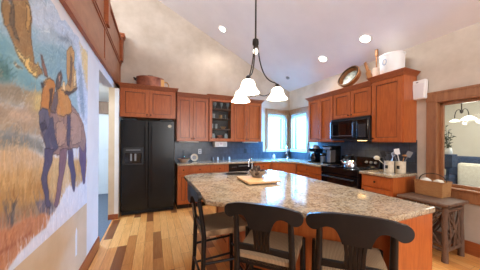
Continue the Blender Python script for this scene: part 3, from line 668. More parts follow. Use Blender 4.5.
# wall cabinets, back wall
G = 'cherry wall cabinets'
upper('wall_cabinet', 'tall two-door cherry wall cabinet between refrigerator and glass-door cabinet', 'cabinet', (.44, UY, 1.365), 0, .685, UD, .955,
      [('door', .008, .335, .01, .945, .31, .06), ('door', .34, .677, .01, .945, .365, .06)], G, (False, False))
upper('wall_cabinet', 'two-door cherry wall cabinet beside the sink window', 'cabinet', (1.73, UY, 1.365), 0, .755, UD, .955,
      [('door', .008, .335, .01, .945, .31, .06), ('door', .34, .747, .01, .945, .365, .06)], G, (False, True))
# glass door cabinet: open carcass, shelves
r = thing('display_cabinet', 'cherry wall cabinet with one glass door showing glassware', 'cabinet', (1.13, UY - .02, 1.365), 0)
gw, gd, gh = .595, UD + .02, .975
b = MB(); b.box(0, .018, .021, gd, 0, gh); b.box(gw - .018, gw, .021, gd, 0, gh); b.box(.018, gw - .018, .021, gd, 0, .018); b.box(.018, gw - .018, .021, gd, gh - .018, gh); 
b.build('body', CHERRY, r, .002)
b = MB(); b.box(.018, gw - .018, gd - .01, gd, .018, gh - .018); b.build('back_panel', mat('dimmed_back_panel', (52, 54, 60), .5), r)  # dimness of the cabinet interior put into the panel colour
SHELVES = (.28, .52, .74)
for z in SHELVES:
    b = MB(); b.box(.02, gw - .02, .04, gd - .012, z, z + .014); b.build('shelf', mat('dimmed_shelf_wood', (96, 58, 36), .4), r)  # shelves coloured darker than the carcass for the dim interior
fit_front(r, 'door', .01, gw - .01, .01, gh - .01, .05, .08, True)
b = MB(); crown_poly(b, 0, gw, gd, gh, True, True); b.build('crown', CHERRY_TRIM, r, .002)
# what stands in it
def ware(name, label, x, z, prof, m, group, y=.20):
    o = MB().lathe(prof, 18, cap=False).build(name, m, loc=(1.13 + x, UY - .02 + y, 1.365 + z))
    return tag(o, label, name.split('_')[-1], group)
tum = [(.0001, 0), (.030, 0), (.036, .12), (.033, .12), (.028, .006), (.0001, .006)]
gob = [(.0001, 0), (.032, 0), (.03, .004), (.005, .01), (.005, .07), (.02, .085), (.037, .12), (.034, .17), (.032, .17), (.034, .12), (.0001, .09)]
mug = [(.0001, 0), (.038, 0), (.04, .09), (.036, .09), (.034, .008), (.0001, .008)]
BLUEG = mat('blue_pottery', (90, 116, 140), .3); OCHRE = mat('ochre_pottery', (186, 140, 78), .4); ROSE = mat('rose_pottery', (160, 92, 74), .4); PALEG = mat('pale_frosted_glass', (180, 190, 198), .25)
for k, x in enumerate((.11, .19, .27, .35, .43, .51)):
    ware('goblet_glass', 'stemmed glass on the top shelf of the display cabinet', x, SHELVES[2] + .0145, gob, PALEG if k % 2 else WARE, 'stemmed glasses on the top shelf')
ware('pottery_mug', 'pale mug at the window-away end of the third shelf behind glass', .15, SHELVES[1] + .0145, [(a * 1.1, c * 1.3) for a, c in mug], PALEG, None)
ware('pottery_mug', 'ochre mug behind the glass door, between pale mug and tumbler', .33, SHELVES[1] + .0145, mug, OCHRE, None)
ware('tumbler_glass', 'clear tumbler beside the ochre mug in the display cabinet', .44, SHELVES[1] + .0145, tum, WARE, None)
for x in (.12, .22):
    ware('tumbler_glass', 'clear tumbler on the second shelf of the display cabinet', x, SHELVES[0] + .0145, tum, PALEG, 'tumblers on the second shelf')
ware('pottery_bowl', 'small ochre bowl on the second shelf of the glass cabinet', .40, SHELVES[0] + .0145, [(.0001, 0), (.03, 0), (.075, .06), (.07, .06), (.028, .006), (.0001, .006)], OCHRE, None)
ware('pottery_bowl', 'rose-brown bowl on the cabinet floor behind glass', .30, .0185, [(.0001, 0), (.035, 0), (.07, .10), (.05, .13), (.045, .13), (.03, .006), (.0001, .006)], ROSE, None, .16)
for x in (.14, .45):
    ware('glass_jar', 'white glass jar on the floor of the display cabinet', x, .0185, [(.0001, 0), (.045, 0), (.045, .13), (.03, .15), (.03, .17), (.0001, .17)], PALEG, 'white jars behind the glass door', .15)

# right wall: local x runs from the corner towards the camera
upper('wall_cabinet', 'two-door cherry wall cabinet between side window and microwave', 'cabinet', (UX, 3.64, 1.365), R90, .70, URD, .925,
      [('door', .008, .335, .01, .915, .31, .06), ('door', .34, .692, .01, .915, .365, .06)], G, (True, False), .07)
upper('wall_cabinet', 'short two-door cherry wall cabinet directly above the microwave', 'cabinet', (UX, 2.938, 1.80), R90, .765, URD, .49,
      [('door', .008, .38, .01, .48, .35, .05), ('door', .385, .757, .01, .48, .415, .05)], G, (False, False), .07)
upper('tall_wall_cabinet', 'single-door cherry wall cabinet at the run end beside the wall speaker', 'cabinet', (UX - .015, 2.17, 1.365), R90, .45, URD + .015, .96,
      [('door', .01, .44, .01, .95, .045, .06)], G, (True, True), .075)
# base cabinets
GB = 'cherry base cabinets'
base('base_cabinet', 'narrow cherry base cabinet next to the refrigerator', 'cabinet', (.435, BY, 0), 0, .225, BD, [('drawer', .01, .215, .72, .865, .11, .79), ('door', .01, .215, .12, .71, .185, .66)], GB)
base('base_cabinet', 'wide cherry drawer base cabinet to the dishwasher side of refrigerator', 'cabinet', (.662, BY, 0), 0, .85, BD,
     [('drawer', .01, .42, .72, .865, .21, .79), ('drawer', .43, .84, .72, .865, .635, .79), ('door', .01, .42, .12, .71, .38, .66), ('door', .43, .84, .12, .71, .47, .66)], GB)
base('base_cabinet', 'cherry drawer base cabinet between dishwasher and corner sink', 'cabinet', (2.125, BY, 0), 0, .455, BD,
     [('drawer', .01, .445, .72, .865, .23, .79), ('door', .01, .445, .12, .71, .06, .66)], GB)
base('base_cabinet', 'cherry drawer base cabinet between corner sink and range', 'cabinet', (BX, 3.735, 0), R90, .755, BRD,
     [('drawer', .01, .745, .72, .865, .375, .79), ('door', .01, .375, .12, .71, .33, .66), ('door', .38, .745, .12, .71, .42, .66)], GB)
base('base_cabinet', 'cherry end cabinet under the utensil crocks beside the log bench', 'cabinet', (BX, 2.168, 0), R90, .448, BRD,
     [('drawer', .01, .438, .70, .865, .224, .785), ('door', .01, .438, .12, .69, .05, .64)], GB)
# diagonal sink cabinet
r = thing('sink_cabinet', 'angled cherry corner cabinet under the sink', 'cabinet', (2.582, BY, 0), 0)
cx, cy = BX - 2.582, 3.737 - BY                # diagonal end in local coordinates
b = MB(); b.prism([(.001, .02), (cx + .02, cy + .001), (XR - 2.582 - .016, cy + .001), (XR - 2.582 - .016, YB - BY - .016), (.001, YB - BY - .016)], .1, .70); 
b.build('body', CHERRY, r)
L = math.hypot(cx, cy)
fr = bpy.data.objects.new('front_frame', None)
def dg_part(bb, nm, m, parent, bev=.002):
    bmesh.ops.transform(bb.bm, matrix=Matrix.Rotation(math.atan2(cy, cx), 4, 'Z'), verts=bb.bm.verts); return bb.build(nm, m, parent, bev)
b = MB(); b.box(.0, L, .004, .02, .70, .876); b.box(.0, L, .012, .022, .1, .7); dg_part(b, 'front_frame', CHERRY, r)
b = MB(); b.box(.03, L - .03, -.014, .004, .72, .865); dg_part(b, 'false_drawer', CHERRY, r)
for x0, x1 in ((.03, L / 2 - .003), (L / 2 + .003, L - .03)):
    dg_part(door_mesh(x0, x1, .12, .71, .014), 'door', [CHERRY, CHERRY_BEAD], r)
bpy.data.objects.remove(fr)

# counters
def rect(x0, x1, y0, y1): return [(x0, y0), (x1, y0), (x1, y1), (x0, y1)]
def ell(cx_, cy_, a, b_, rot=0, n=28):
    return [(cx_ + a * math.cos(k * 2 * PI / n) * math.cos(rot) - b_ * math.sin(k * 2 * PI / n) * math.sin(rot),
             cy_ + a * math.cos(k * 2 * PI / n) * math.sin(rot) + b_ * math.sin(k * 2 * PI / n) * math.cos(rot)) for k in range(n)]
SK = (3.08, 4.26)
o = plate('back_countertop', [(.43, BY - .03), (2.565, BY - .03), (BX - .03, 3.72), (BX - .03, 2.975), (XR - .013, 2.975), (XR - .013, YB - .013), (.43, YB - .013)],
          [ell(SK[0], SK[1], .34, .21, -PI / 4)], .877, .915, GRANITE, None, .006)
tag(o, 'speckled granite worktop running along the back wall round the corner sink', 'countertop')
o = plate('end_countertop', rect(BX - .03, XR - .013, 1.70, 2.178), [], .877, .915, GRANITE, None, .006)
tag(o, 'short granite worktop holding the utensil crocks beside the range', 'countertop')
# sink
r = thing('corner_sink', 'oval steel sink set in the corner worktop', 'sink', (SK[0], SK[1], .915), -PI / 4)
prof = [(.335, .002), (.36, .002), (.36, 0), (.336, 0), (.32, -.16), (.2, -.19), (.0001, -.19), (.0001, -.186), (.2, -.186), (.315, -.157), (.33, .002)]
b = MB(); b.lathe(prof, 32, Matrix.Diagonal((1, .63, 1, 1)), cap=False); b.build('basin', STEEL, r)
b = MB(); b.lathe([(.0001, -.187), (.035, -.183), (.04, -.18), (.0001, -.178)], 20, cap=False); b.build('drain', CHROME, r)
def faucet(label, loc, rz, hh, reach, side=True, cat='faucet'):
    r = thing('gooseneck_faucet', label, cat, loc, rz)
    b = MB(); b.lathe([(.028, 0), (.028, .006), (.020, .012), (.016, .05), (.014, .052)], 20); b.build('base', CHROME, r)
    pts = [(0, 0, .04), (0, 0, hh * .62)] + [(0, -reach / 2 + reach / 2 * math.cos(a), hh * .62 + (hh * .38) * math.sin(a)) for a in [PI * k / 12 for k in range(1, 12)]] + [(0, -reach, hh * .62), (0, -reach, hh * .50)]
    b = MB(); b.tube(pts, .0105 if hh > .3 else .0075, 12); b.build('spout', CHROME, r)
    b = MB(); b.cyl((0, -reach, hh * .52), (0, -reach, hh * .42), .013 if hh > .3 else .009, .015 if hh > .3 else .010); b.build('spray_head', CHROME, r)
    b = MB(); b.cyl((.012, 0, .035), (.04, 0, .04), .008); b.cyl((.038, 0, .04), (.055, 0, .10), .006, .004); b.build('handle', CHROME, r)
    return r
faucet('tall chrome gooseneck faucet standing behind the corner sink', (3.25, 4.43, .9155), -PI / 4 + .0, .34, .2)
# soap bottle
r = thing('soap_bottle', 'small white soap pump bottle beside the corner sink', 'bottle', (2.93, 4.58, .9155))
b = MB(); b.lathe([(.03, 0), (.033, .005), (.033, .09), (.014, .115), (.014, .125)], 18); b.build('bottle_body', WHITE, r)
b = MB(); b.cyl((0, 0, .125), (0, 0, .155), .005); b.box(-.035, .01, -.007, .007, .155, .165); b.build('pump', CHROME, r)

# ================================================================== APPLIANCES
r = thing('refrigerator', 'black side-by-side refrigerator with water dispenser', 'refrigerator', (-.545, 4.165, 0))
FW, FH = .915, 1.757
b = MB(); b.box(.003, FW - .003, .075, YB - 4.165 - .01, .01, FH - .03); b.build('body', BLACK_TEX, r, .004)
b = MB(); b.box(.0, .447, 0, .072, .085, FH - .01); d = b.build('freezer_door', BLACK_TEX, r, .008)
b = MB(); b.box(.468 - .015, FW, 0, .072, .085, FH - .01); d2 = b.build('fridge_door', BLACK_TEX, r, .008)
b = MB(); b.box(.385, .405, -.045, -.018, .30, 1.62); b.box(.385, .405, -.02, 0, .30, .34); b.box(.385, .405, -.02, 0, 1.58, 1.62); b.build('handle', BLACK, d, .006)
b = MB(); b.box(.495, .515, -.045, -.018, .30, 1.62); b.box(.495, .515, -.02, 0, .30, .34); b.box(.495, .515, -.02, 0, 1.58, 1.62); b.build('handle', BLACK, d2, .006)
b = MB(); b.box(.035, .365, -.014, 0, .93, .955); b.box(.035, .065, -.014, 0, .955, 1.25); b.box(.335, .365, -.014, 0, .955, 1.25); b.box(.035, .365, -.018, 0, 1.14, 1.25); dsp = b.build('dispenser_surround', BLACK_MATTE, d, .004)
b = MB(); b.box(.066, .334, -.002, .0005, .956, 1.139); b.build('dispenser_recess', BLACK_GLASS, dsp)
b = MB(); b.box(.15, .18, -.02, -.002, 1.0, 1.13); b.box(.22, .25, -.02, -.002, 1.0, 1.13); b.build('dispenser_paddle', GREYMAT, dsp, .003)
b = MB(); b.box(.08, .32, -.021, -.018, 1.19, 1.205); b.build('dispenser_buttons', GREYMAT, dsp)
b = MB(); b.box(.01, FW - .01, .03, .07, .012, .078); [b.box(.03, FW - .03, .024, .032, .02 + .011 * k, .026 + .011 * k) for k in range(5)]; b.build('kick_grille', BLACK_MATTE, r, .002)
for x in (.03, .66):
    b = MB(); b.box(x, x + .22, .01, .12, FH - .01, FH + .018); b.build('hinge_cover', BLACK_MATTE, r, .004)
b = MB(); b.lathe([(.0001, 0), (.038, .001), (.034, .006), (.0001, .009)], 20, Matrix.Translation((.285 + .0, 4.1648, 1.655)) @ Matrix.Rotation(PI / 2, 4, 'X') @ Matrix.Diagonal((1, .75, 1, 1)), cap=False)
tag(b.build('fridge_magnet', CROCK), 'small round cream magnet on the refrigerator door', 'magnet')

r = thing('dishwasher', 'black dishwasher built in under the back worktop', 'dishwasher', (1.516, BY - .005, 0))
b = MB(); b.box(0, .60, .03, BD, .1, .872); b.build('body', BLACK_MATTE, r)
b = MB(); b.box(.003, .597, 0, .03, .12, .74); b.build('door', BLACK, r, .006)
b = MB(); b.box(.003, .597, -.006, .03, .745, .87); cp = b.build('control_panel', BLACK, r, .006)
b = MB(); b.box(.22, .48, -.008, -.0055, .815, .828); [b.box(.06 + .03 * k, .075 + .03 * k, -.008, -.0055, .80, .808) for k in range(4)]; b.build('button_strip', GREYMAT, cp)
b = MB(); b.box(.08, .52, -.03, -.012, .755, .775); b.box(.08, .1, -.014, 0, .755, .775); b.box(.5, .52, -.014, 0, .755, .775); b.build('handle', BLACK, cp, .004)
b = MB(); b.box(0, .6, .06, .1, 0, .1); b.build('toe_kick', BLACK_MATTE, r)

# range, right wall.  local x from the corner towards the camera
RW = .764
r = thing('kitchen_range', 'black freestanding electric range with glass cooktop', 'range', (BX - .045, 2.952, 0), R90)
RD = XR - (BX - .045) - .016
b = MB(); b.box(.004, RW - .004, .04, RD, .03, .898); b.build('body', BLACK, r, .003)
b = MB(); b.box(0, RW, .0, RD - .06, .899, .918); b.build('cooktop', BLACK_GLASS, r, .006)
for x, y, q in ((.2, .18, .10), (.56, .18, .08), (.2, .42, .075), (.56, .42, .10)):
    b = MB(); b.lathe([(q, .9181), (q, .9186), (q - .006, .9188), (q - .006, .9181)], 32, Matrix.Translation((x, y, 0)), cap=False); b.build('burner_ring', GREYMAT, r)
b = MB(); b.box(.01, RW - .01, .008, .04, .25, .80); d = b.build('oven_door', BLACK, r, .006)
b = MB(); b.box(.12, RW - .12, .004, .0085, .36, .68); b.build('oven_window', BLACK_GLASS, d)
b = MB(); b.tube([(.06, -.035, .745), (RW - .06, -.035, .745)], .012); b.cyl((.08, -.035, .745), (.08, .01, .745), .009); b.cyl((RW - .08, -.035, .745), (RW - .08, .01, .745), .009); b.build('handle', BLACK_MATTE, d)
b = MB(); b.box(.01, RW - .01, .004, .04, .81, .896); b.build('front_rail', BLACK, r, .004)
b = MB(); b.box(.01, RW - .01, .012, .04, .05, .24); b.build('storage_drawer', BLACK, r, .006)
b = MB(); b.prism([(RD - .10, .90), (RD, .90), (RD, 1.10), (RD - .055, 1.10)], 0, RW, Matrix(((0, 0, 1, 0), (1, 0, 0, 0), (0, 1, 0, 0), (0, 0, 0, 1)))); bgd = b.build('backguard', BLACK, r, .006)
Mk = Matrix.Translation((0, RD - .076, 1.012)) @ Matrix.Rotation(math.radians(90 - 12.7), 4, 'X')
for x in (.08, .17, .54, .62, .70):
    b = MB(); b.lathe([(.024, -.002), (.022, .018), (.018, .022), (.0001, .022)], 18, Mk @ Matrix.Translation((x, 0, 0)), cap=False); b.build('control_knob', GREYMAT, bgd)
b = MB(); b.box(.26, .46, -.04, .04, -.003, .004, Mk); b.build('clock_panel', BLACK_GLASS, bgd)

# microwave
r = thing('microwave', 'black over-the-range microwave under the short cabinet', 'microwave', (UX - .075, 2.935, 1.395), R90)
MW, MH = .76, .40
b = MB(); b.box(0, MW, .03, URD + .07, 0, MH); b.build('body', BLACK_MATTE, r, .004)
b = MB(); b.box(.002, MW * .73, 0, .03, .03, MH - .045); d = b.build('door', BLACK, r, .006)
b = MB(); b.box(.05, MW * .73 - .075, -.003, .0005, .08, MH - .10); b.build('door_window', BLACK_GLASS, d)
b = MB(); b.box(.05, .056, -.004, 0, .08, MH - .1); b.box(.05, MW * .73 - .075, -.004, 0, .08, .086); b.box(MW * .73 - .081, MW * .73 - .075, -.004, 0, .08, MH - .1); b.build('window_trim', GREYMAT, d)
b = MB(); b.box(MW * .73 - .05, MW * .73 - .03, -.035, -.015, .06, MH - .08); b.box(MW * .73 - .05, MW * .73 - .03, -.016, 0, .06, .08); b.box(MW * .73 - .05, MW * .73 - .03, -.016, 0, MH - .1, MH - .08); b.build('handle', BLACK, d, .004)
b = MB(); b.box(MW * .73 + .003, MW - .002, 0, .03, .03, MH - .045); cp = b.build('control_panel', BLACK, r, .005)
b = MB(); b.box(MW * .765, MW * .77 + .132, -.001, .001, .055, .27)
for i in range(3):
    for j in range(5): b.box(MW * .77 + .047 * i, MW * .77 + .047 * i + .034, -.0025, -.0005, .06 + .045 * j, .085 + .045 * j)
b.build('keypad', mat('keypad_grey', (44, 44, 46), .4), cp)
b = MB(); b.box(MW * .77, MW - .03, -.002, .001, .30, .345); b.build('clock_display', BLACK_GLASS, cp)
b = MB(); [b.box(.01, MW - .01, .004, .03, MH - .04 + .012 * k, MH - .033 + .012 * k) for k in range(3)]; b.build('vent_grille', BLACK_MATTE, r, .001)
b = MB(); b.box(.50, .62, .10, .18, -.006, .001); b.build('hood_lamp', HOODLAMP, r, .002)
ld = bpy.data.lights.new('hood_light', 'SPOT'); ld.energy = 6; ld.color = (1, .68, .34); ld.spot_size = 2.6; ld.spot_blend = .8; ld.shadow_soft_size = .05
lo = bpy.data.objects.new('hood_light', ld); COL.objects.link(lo); lo.parent = r; lo.location = (.56, .2, -.02)

# ================================================================== ISLAND
IP = [(.36, 1.50), (1.15, .74), (1.79, .75), (1.795, 2.62), (1.62, 2.79), (.50, 2.79), (.36, 2.68)]
SK2 = (1.06, 2.60)
o = plate('island_countertop', IP, [ell(SK2[0], SK2[1], .17, .12)], .876, .916, GRANITE, None, .008)
tag(o, 'large angled speckled granite top of the kitchen island', 'countertop')
r = thing('kitchen_island', 'cherry kitchen island base under the angled granite top', 'kitchen island', (0, 0, 0))
s2 = 1.86 + .345 * math.sqrt(2)
yb = .775
BX0 = .785
BP = [(BX0, s2 - BX0), (s2 - yb, yb), (1.765, yb), (1.765, 2.66), (BX0, 2.66)]
b = MB(); b.prism(BP, .0, .8755); b.build('body', CHERRY, r, .003)
b = MB(); b.box(1.36, 1.775, yb - .014, yb + .0, .0, .8755); b.build('end_panel', CHERRY, r, .003)
b = MB(); q = 1 / math.sqrt(2)
b.prism([(BX0, s2 - BX0), (BX0 - .012, s2 - BX0 - .005), (s2 - yb - .008, yb - .014), (s2 - yb, yb)], 0, .10); b.build('base_moulding', CHERRY_TRIM, r)
for k in range(2):
    d = door_mesh(0, .50, .12, .86, .012); bmesh.ops.transform(d.bm, matrix=Matrix.Translation((BX0, 1.62 + .52 * k + .5, 0)) @ Matrix.Rotation(-PI / 2, 4, 'Z') @ Matrix.Translation((0, -.012, 0)), verts=d.bm.verts)
    d.build('side_panel', [CHERRY, CHERRY_BEAD], r, .002)
# prep sink and faucet
r = thing('prep_sink', 'small oval steel prep sink in the island top', 'sink', (SK2[0], SK2[1], .916))
b = MB(); b.lathe([(.172, .002), (.182, .002), (.182, 0), (.169, 0), (.16, -.03), (.0001, -.035), (.0001, -.033), (.155, -.028), (.165, .002)], 28, Matrix.Diagonal((1, .7, 1, 1)), cap=False); b.build('basin', DARK_METAL, r)
faucet('slim chrome gooseneck faucet on the island top', (1.345, 2.69, .9165), -PI / 3, .20, .09)
# board, bowl, cones
r = thing('cutting_board', 'pale maple cutting board lying on the island', 'cutting board', (1.07, 2.0, .9165), math.radians(-4))
b = MB(); b.box(-.185, .185, -.19, .19, .012, .036); b.build('board', BOARDWOOD, r, .006)
for x, y in ((-.15, -.15), (.15, -.15), (-.15, .15), (.15, .15)):
    b = MB(); b.lathe([(.014, 0), (.016, .0125)], 12, Matrix.Translation((x, y, 0))); b.build('foot', BOARDWOOD, r)
b = MB(); b.tube([(.18, -.06, .022), (.215, -.055, .022), (.215, .055, .022), (.18, .06, .022)], .007); b.build('handle', DARK_METAL, r)
BOWL = mottled('dark_bowl', (110, 98, 90), (160, 146, 132), 24, .4, .05)
r = MB().lathe([(.0001, 0), (.055, 0), (.06, .008), (.088, .05), (.098, .075), (.092, .075), (.08, .05), (.05, .014), (.0001, .012)], 28, cap=False).build('decorative_bowl', BOWL, loc=(1.10, 2.07, .953))
tag(r, 'grey brown bowl of pine cones on the cutting board', 'bowl')
conep = MB()
for k in range(8):
    z = k * .0085; rr = .026 * math.sin(PI * (k + 1.2) / 9.5)
    n = 9
    for j in range(n):
        a = 2 * PI * (j + .5 * (k % 2)) / n
        M = Matrix.Translation((0, 0, z)) @ Matrix.Rotation(a, 4, 'Z') @ Matrix.Translation((rr * .7, 0, 0)) @ Matrix.Rotation(-.5, 4, 'Y')
        conep.box(-.012, .012, -.008, .008, -.002, .003, M)
conep.cyl((0, 0, 0), (0, 0, .066), .014, .006, 8)
cone = conep.build('pine_cone', CONE, smooth=False)
for k, (x, y, z, rx, ry) in enumerate(((-.04, -.03, .035, .9, .3), (.042, -.02, .035, .3, 1.1), (.0, .045, .035, -.8, .4), (0, -.005, .066, .2, -.3), (-.03, .02, .068, -.3, 1.2), (.03, .03, .068, .5, -1.0))):
    c = cone if k == 0 else cone.copy()
    if k: COL.objects.link(c)
    c.location = (1.10 + x, 2.07 + y, .953 + z); c.rotation_euler = (rx, ry, k)
    tag(c, 'brown pine cone heaped in the bowl on the cutting board', 'pine cone', 'pine cones in the bowl')

# ================================================================== COUNTER STOOLS
def make_stool(label, loc, rz):
    r = thing('counter_stool', label, 'stool', loc, rz)
    SH, TOP, W = .645, 1.002, .235
    rake = lambda z: -.055 * max(0, (z - SH)) / (TOP - SH) - .012 * max(0, SH - z) / SH
    # seat
    b = MB(); N = 10; vs, fs = [], []
    fw_, bw_, d_ = .198, .178, .385
    for i in range(N + 1):
        for j in range(N + 1):
            u, v = i / N, j / N; hw = bw_ + (fw_ - bw_) * v
            zz_ = SH + .012 - .020 * math.sin(PI * u) * math.sin(PI * v) + (-.004 if i in (0, N) or j in (0, N) else .004)
            vs.append((-hw + 2 * hw * u, d_ * v, zz_))
    for i in range(N):
        for j in range(N): fs.append((i * (N + 1) + j, (i + 1) * (N + 1) + j, (i + 1) * (N + 1) + j + 1, i * (N + 1) + j + 1))
    n0 = len(vs); vs += [(x, y, SH - .035) for x, y, z in vs[:n0]]
    fs += [tuple(i + n0 for i in f[::-1]) for f in fs]
    rim = [i * (N + 1) for i in range(N + 1)] + [N * (N + 1) + j for j in range(1, N + 1)] + [i * (N + 1) + N for i in range(N - 1, -1, -1)] + [j for j in range(N - 1, 0, -1)]
    for a, c in zip(rim, rim[1:] + rim[:1]): fs.append((a, c, c + n0, a + n0))
    b._add(vs, fs); b.build('seat', RUSH, r)
    b = MB(); b.box(-.165, .165, .0, .018, SH - .055, SH - .012); b.build('seat_rail', STOOL, r, .004)
    b = MB(); b.box(-.185, .185, d_ - .02, d_ - .0, SH - .055, SH - .015); b.build('seat_rail', STOOL, r, .004)
    # legs: rear pair run up to the crest
    for sx in (-1, 1):
        b = MB(); b.tube([(sx * .182, rake(0) - .02, 0), (sx * .178, -.008, .3), (sx * .172, 0, SH - .03), (sx * .168, rake(.8), .80), (sx * .165, rake(.94), .94)], [.015, .018, .020, .0175, .016], 10); b.build('rear_leg', STOOL, r)
        b = MB(); b.tube([(sx * .205, d_ - .01, 0), (sx * .204, d_ - .012, .06), (sx * .202, d_ - .016, .35), (sx * .198, d_ - .02, SH + .005)], [.012, .016, .021, .020], 12); b.build('front_leg', STOOL, r)
        b = MB(); b.cyl((sx * .18, -.01, .22), (sx * .204, d_ - .014, .22), .010); b.cyl((sx * .178, -.006, .40), (sx * .203, d_ - .015, .40), .010); b.build('side_stretcher', STOOL, r)
    b = MB(); b.cyl((-.204, d_ - .012, .20), (.204, d_ - .012, .20), .013); b.cyl((-.203, d_ - .014, .33), (.203, d_ - .014, .33), .010); b.build('front_stretcher', STOOL, r)
    b = MB(); b.cyl((-.18, -.012, .28), (.18, -.012, .28), .010); b.build('rear_stretcher', STOOL, r)
    # crest rail: rolled lobes at both ends, bent backwards
    yb_ = lambda x: rake(.95) - .035 + .035 * (x / W) ** 2 * 1.0
    lc, lr = .196, .040          # lobe centre, radius
    zc = TOP - .064
    def top(x):
        a = abs(x)
        t0 = TOP - .010 * (a / W) ** 2
        if a > lc: return zc + math.sqrt(max(0, lr * lr - (a - lc) ** 2)) * 1.0 + (0 if a > lc else 0)
        f = a / lc
        return (TOP) * (1 - f ** 3) + (zc + lr) * f ** 3
    def bot(x):
        a = abs(x)
        if a > lc - .03:
            return zc - math.sqrt(max(0, lr * lr - (a - lc) ** 2))
        z_edge = zc - math.sqrt(lr * lr - .03 ** 2)
        # arch between lobe and splat
        f = (lc - .03 - a) / (lc - .03 - .062)
        if f < 1:
            return z_edge + .016 * math.sin(PI * min(1, f * 1.15)) if f < .62 else z_edge + .016 * math.sin(PI * .713) * (1 - (f - .62) / .38) - .058 * ((f - .62) / .38) ** 2
        return z_edge - .058
    xs = [-(lc + lr) + 2 * (lc + lr) * (0.5 - 0.5 * math.cos(PI * k / 72)) for k in range(73)]
    b = MB(); b.strip(xs, top, bot, yb_, .026); b.build('crest_rail', STOOL, r, .004)
    # lower cross rail, bowed
    b = MB(); b.strip([-.17 + .34 * k / 24 for k in range(25)], lambda x: .722 + .012 * math.cos(x / .17 * PI / 2), lambda x: .684 + .016 * math.cos(x / .17 * PI / 2), lambda x: rake(.71) - .018 + .018 * (x / .17) ** 2, .020)
    b.build('cross_rail', STOOL, r, .003)
    # vase splat of slats with slots between
    z0, z1 = .715, zc - .05
    b = MB()
    def halfw(z):
        t_ = (z - z0) / (z1 - z0); return .050 + .012 * t_ ** 2 - .004 * math.sin(PI * t_)
    zs = [z0 + (z1 - z0) * k / 10 for k in range(11)]
    for k in range(5):
        a0, a1 = -1 + 2 * k / 5 + .02, -1 + 2 * (k + 1) / 5 - .02
        vs, fs = [], []
        for z in zs:
            h_ = halfw(z); y = rake(z) - .026
            for x, yy_ in ((a0 * h_, y - .008), (a1 * h_, y - .008), (a1 * h_, y + .008), (a0 * h_, y + .008)): vs.append((x, yy_, z))
        for i in range(10):
            for c in range(4): fs.append((4 * i + c, 4 * i + (c + 1) % 4, 4 * i + 4 + (c + 1) % 4, 4 * i + 4 + c))
        fs += [(0, 1, 2, 3), (40, 41, 42, 43)]
        b._add(vs, fs)
    h_ = halfw(z1); b.box(-h_, h_, rake(z1) - .036, rake(z1) - .016, z1 - .012, z1 + .03)
    b.build('splat', STOOL, r, .002)
    return r
s0 = make_stool('black rush-seat counter stool pushed in on the refrigerator side of the island', (.365, 1.735, 0), -PI / 2)
for k, (x, y, a, lab) in enumerate(((.615, 1.07, -PI / 4, 'black rush-seat counter stool in the middle of the three at the angled island edge'),
                                    (.964, .738, -PI / 4, 'black rush-seat counter stool standing closest to the island end panel'))):
    c = copy_tree(s0); c.location = (x, y, 0); c.rotation_euler = (0, 0, a); c['label'] = lab
s0['group'] = 'stools'
for o in list(COL.objects):
    if o.name.startswith('counter_stool'): o['group'] = 'counter stools round the island'

# ================================================================== CHANDELIER
CX, CY = .995, 1.924
r = thing('chandelier', 'bronze three-arm chandelier with lit alabaster shades hanging over the island', 'chandelier', (CX, CY, 0))
zc_ = ceil_z(CX)
b = MB(); b.lathe([(.065, zc_ + .03), (.065, zc_ - .02), (.05, zc_ - .04), (.012, zc_ - .055)], 24); b.build('canopy', DARK_METAL, r)
b = MB(); b.cyl((0, 0, 2.42), (0, 0, zc_ - .03), .009)
b.build('rod', DARK_METAL, r)
for k in range(14):
    z = 2.52 + k * .10
b = MB(); b.lathe([(.010, 2.46), (.03, 2.45), (.034, 2.43), (.034, 2.40), (.026, 2.385), (.018, 2.37), (.0001, 2.365)], 20); b.build('hub', DARK_METAL, r)
b = MB(); b.ball((.0, 0, 2.325), .026, (1, 1, 1.2)); b.build('hub_bulb', SHADE, r)
def bez(p, n=18):
    P = [Vector(q) for q in p]; out = []
    for i in range(n + 1):
        u = i / n; out.append(P[0] * (1 - u) ** 3 + P[1] * 3 * u * (1 - u) ** 2 + P[2] * 3 * u * u * (1 - u) + P[3] * u ** 3)
    return out
BOT = 1.825
for ang in (-13.6, 106.4, 226.4):
    a = math.radians(ang); ca, sa = math.cos(a), math.sin(a)
    R_ = lambda rad, z: (rad * ca, rad * sa, z)
    ex, ez = .245, BOT + .165
    b = MB(); b.tube(bez([R_(.022, 2.40), R_(.045, 2.15), R_(.10, 2.02), R_(ex - .03, ez + .012)]) + [Vector(R_(ex, ez - .005))], .0065, 8)
    b.tube(bez([R_(ex - .01, ez + .002), R_(ex - .06, ez - .10), R_(.12, BOT - .02), R_(.012, BOT + .06)]), .005, 8)
    b.build('arm', DARK_METAL, r)
    b = MB(); b.lathe([(.012, ez + .0), (.022, ez - .01), (.026, ez - .03), (.03, ez - .036), (.0001, ez - .037)], 18, Matrix.Translation((ex * ca, ex * sa, 0))); b.build('shade_fitter', DARK_METAL, r)
    pr_ = [(.03, .128), (.048, .118), (.062, .10), (.068, .078), (.073, .055), (.088, .03), (.106, .008), (.110, 0), (.106, .002), (.086, .024), (.068, .05), (.062, .08), (.045, .112), (.03, .122)]
    b = MB(); b.lathe(pr_ + [pr_[0]], 32, Matrix.Translation((ex * ca, ex * sa, BOT)), cap=False); sh = b.build('shade', SHADE, r)
    b = MB(); b.ball((ex * ca, ex * sa, BOT + .06), .026); b.build('bulb', SHADE, sh)
    ld = bpy.data.lights.new('chandelier_bulb', 'POINT'); ld.energy = 6; ld.color = (1, .87, .72); ld.shadow_soft_size = .04
    lo = bpy.data.objects.new('chandelier_bulb', ld); COL.objects.link(lo); lo.parent = r; lo.location = (ex * ca, ex * sa, BOT - .02)
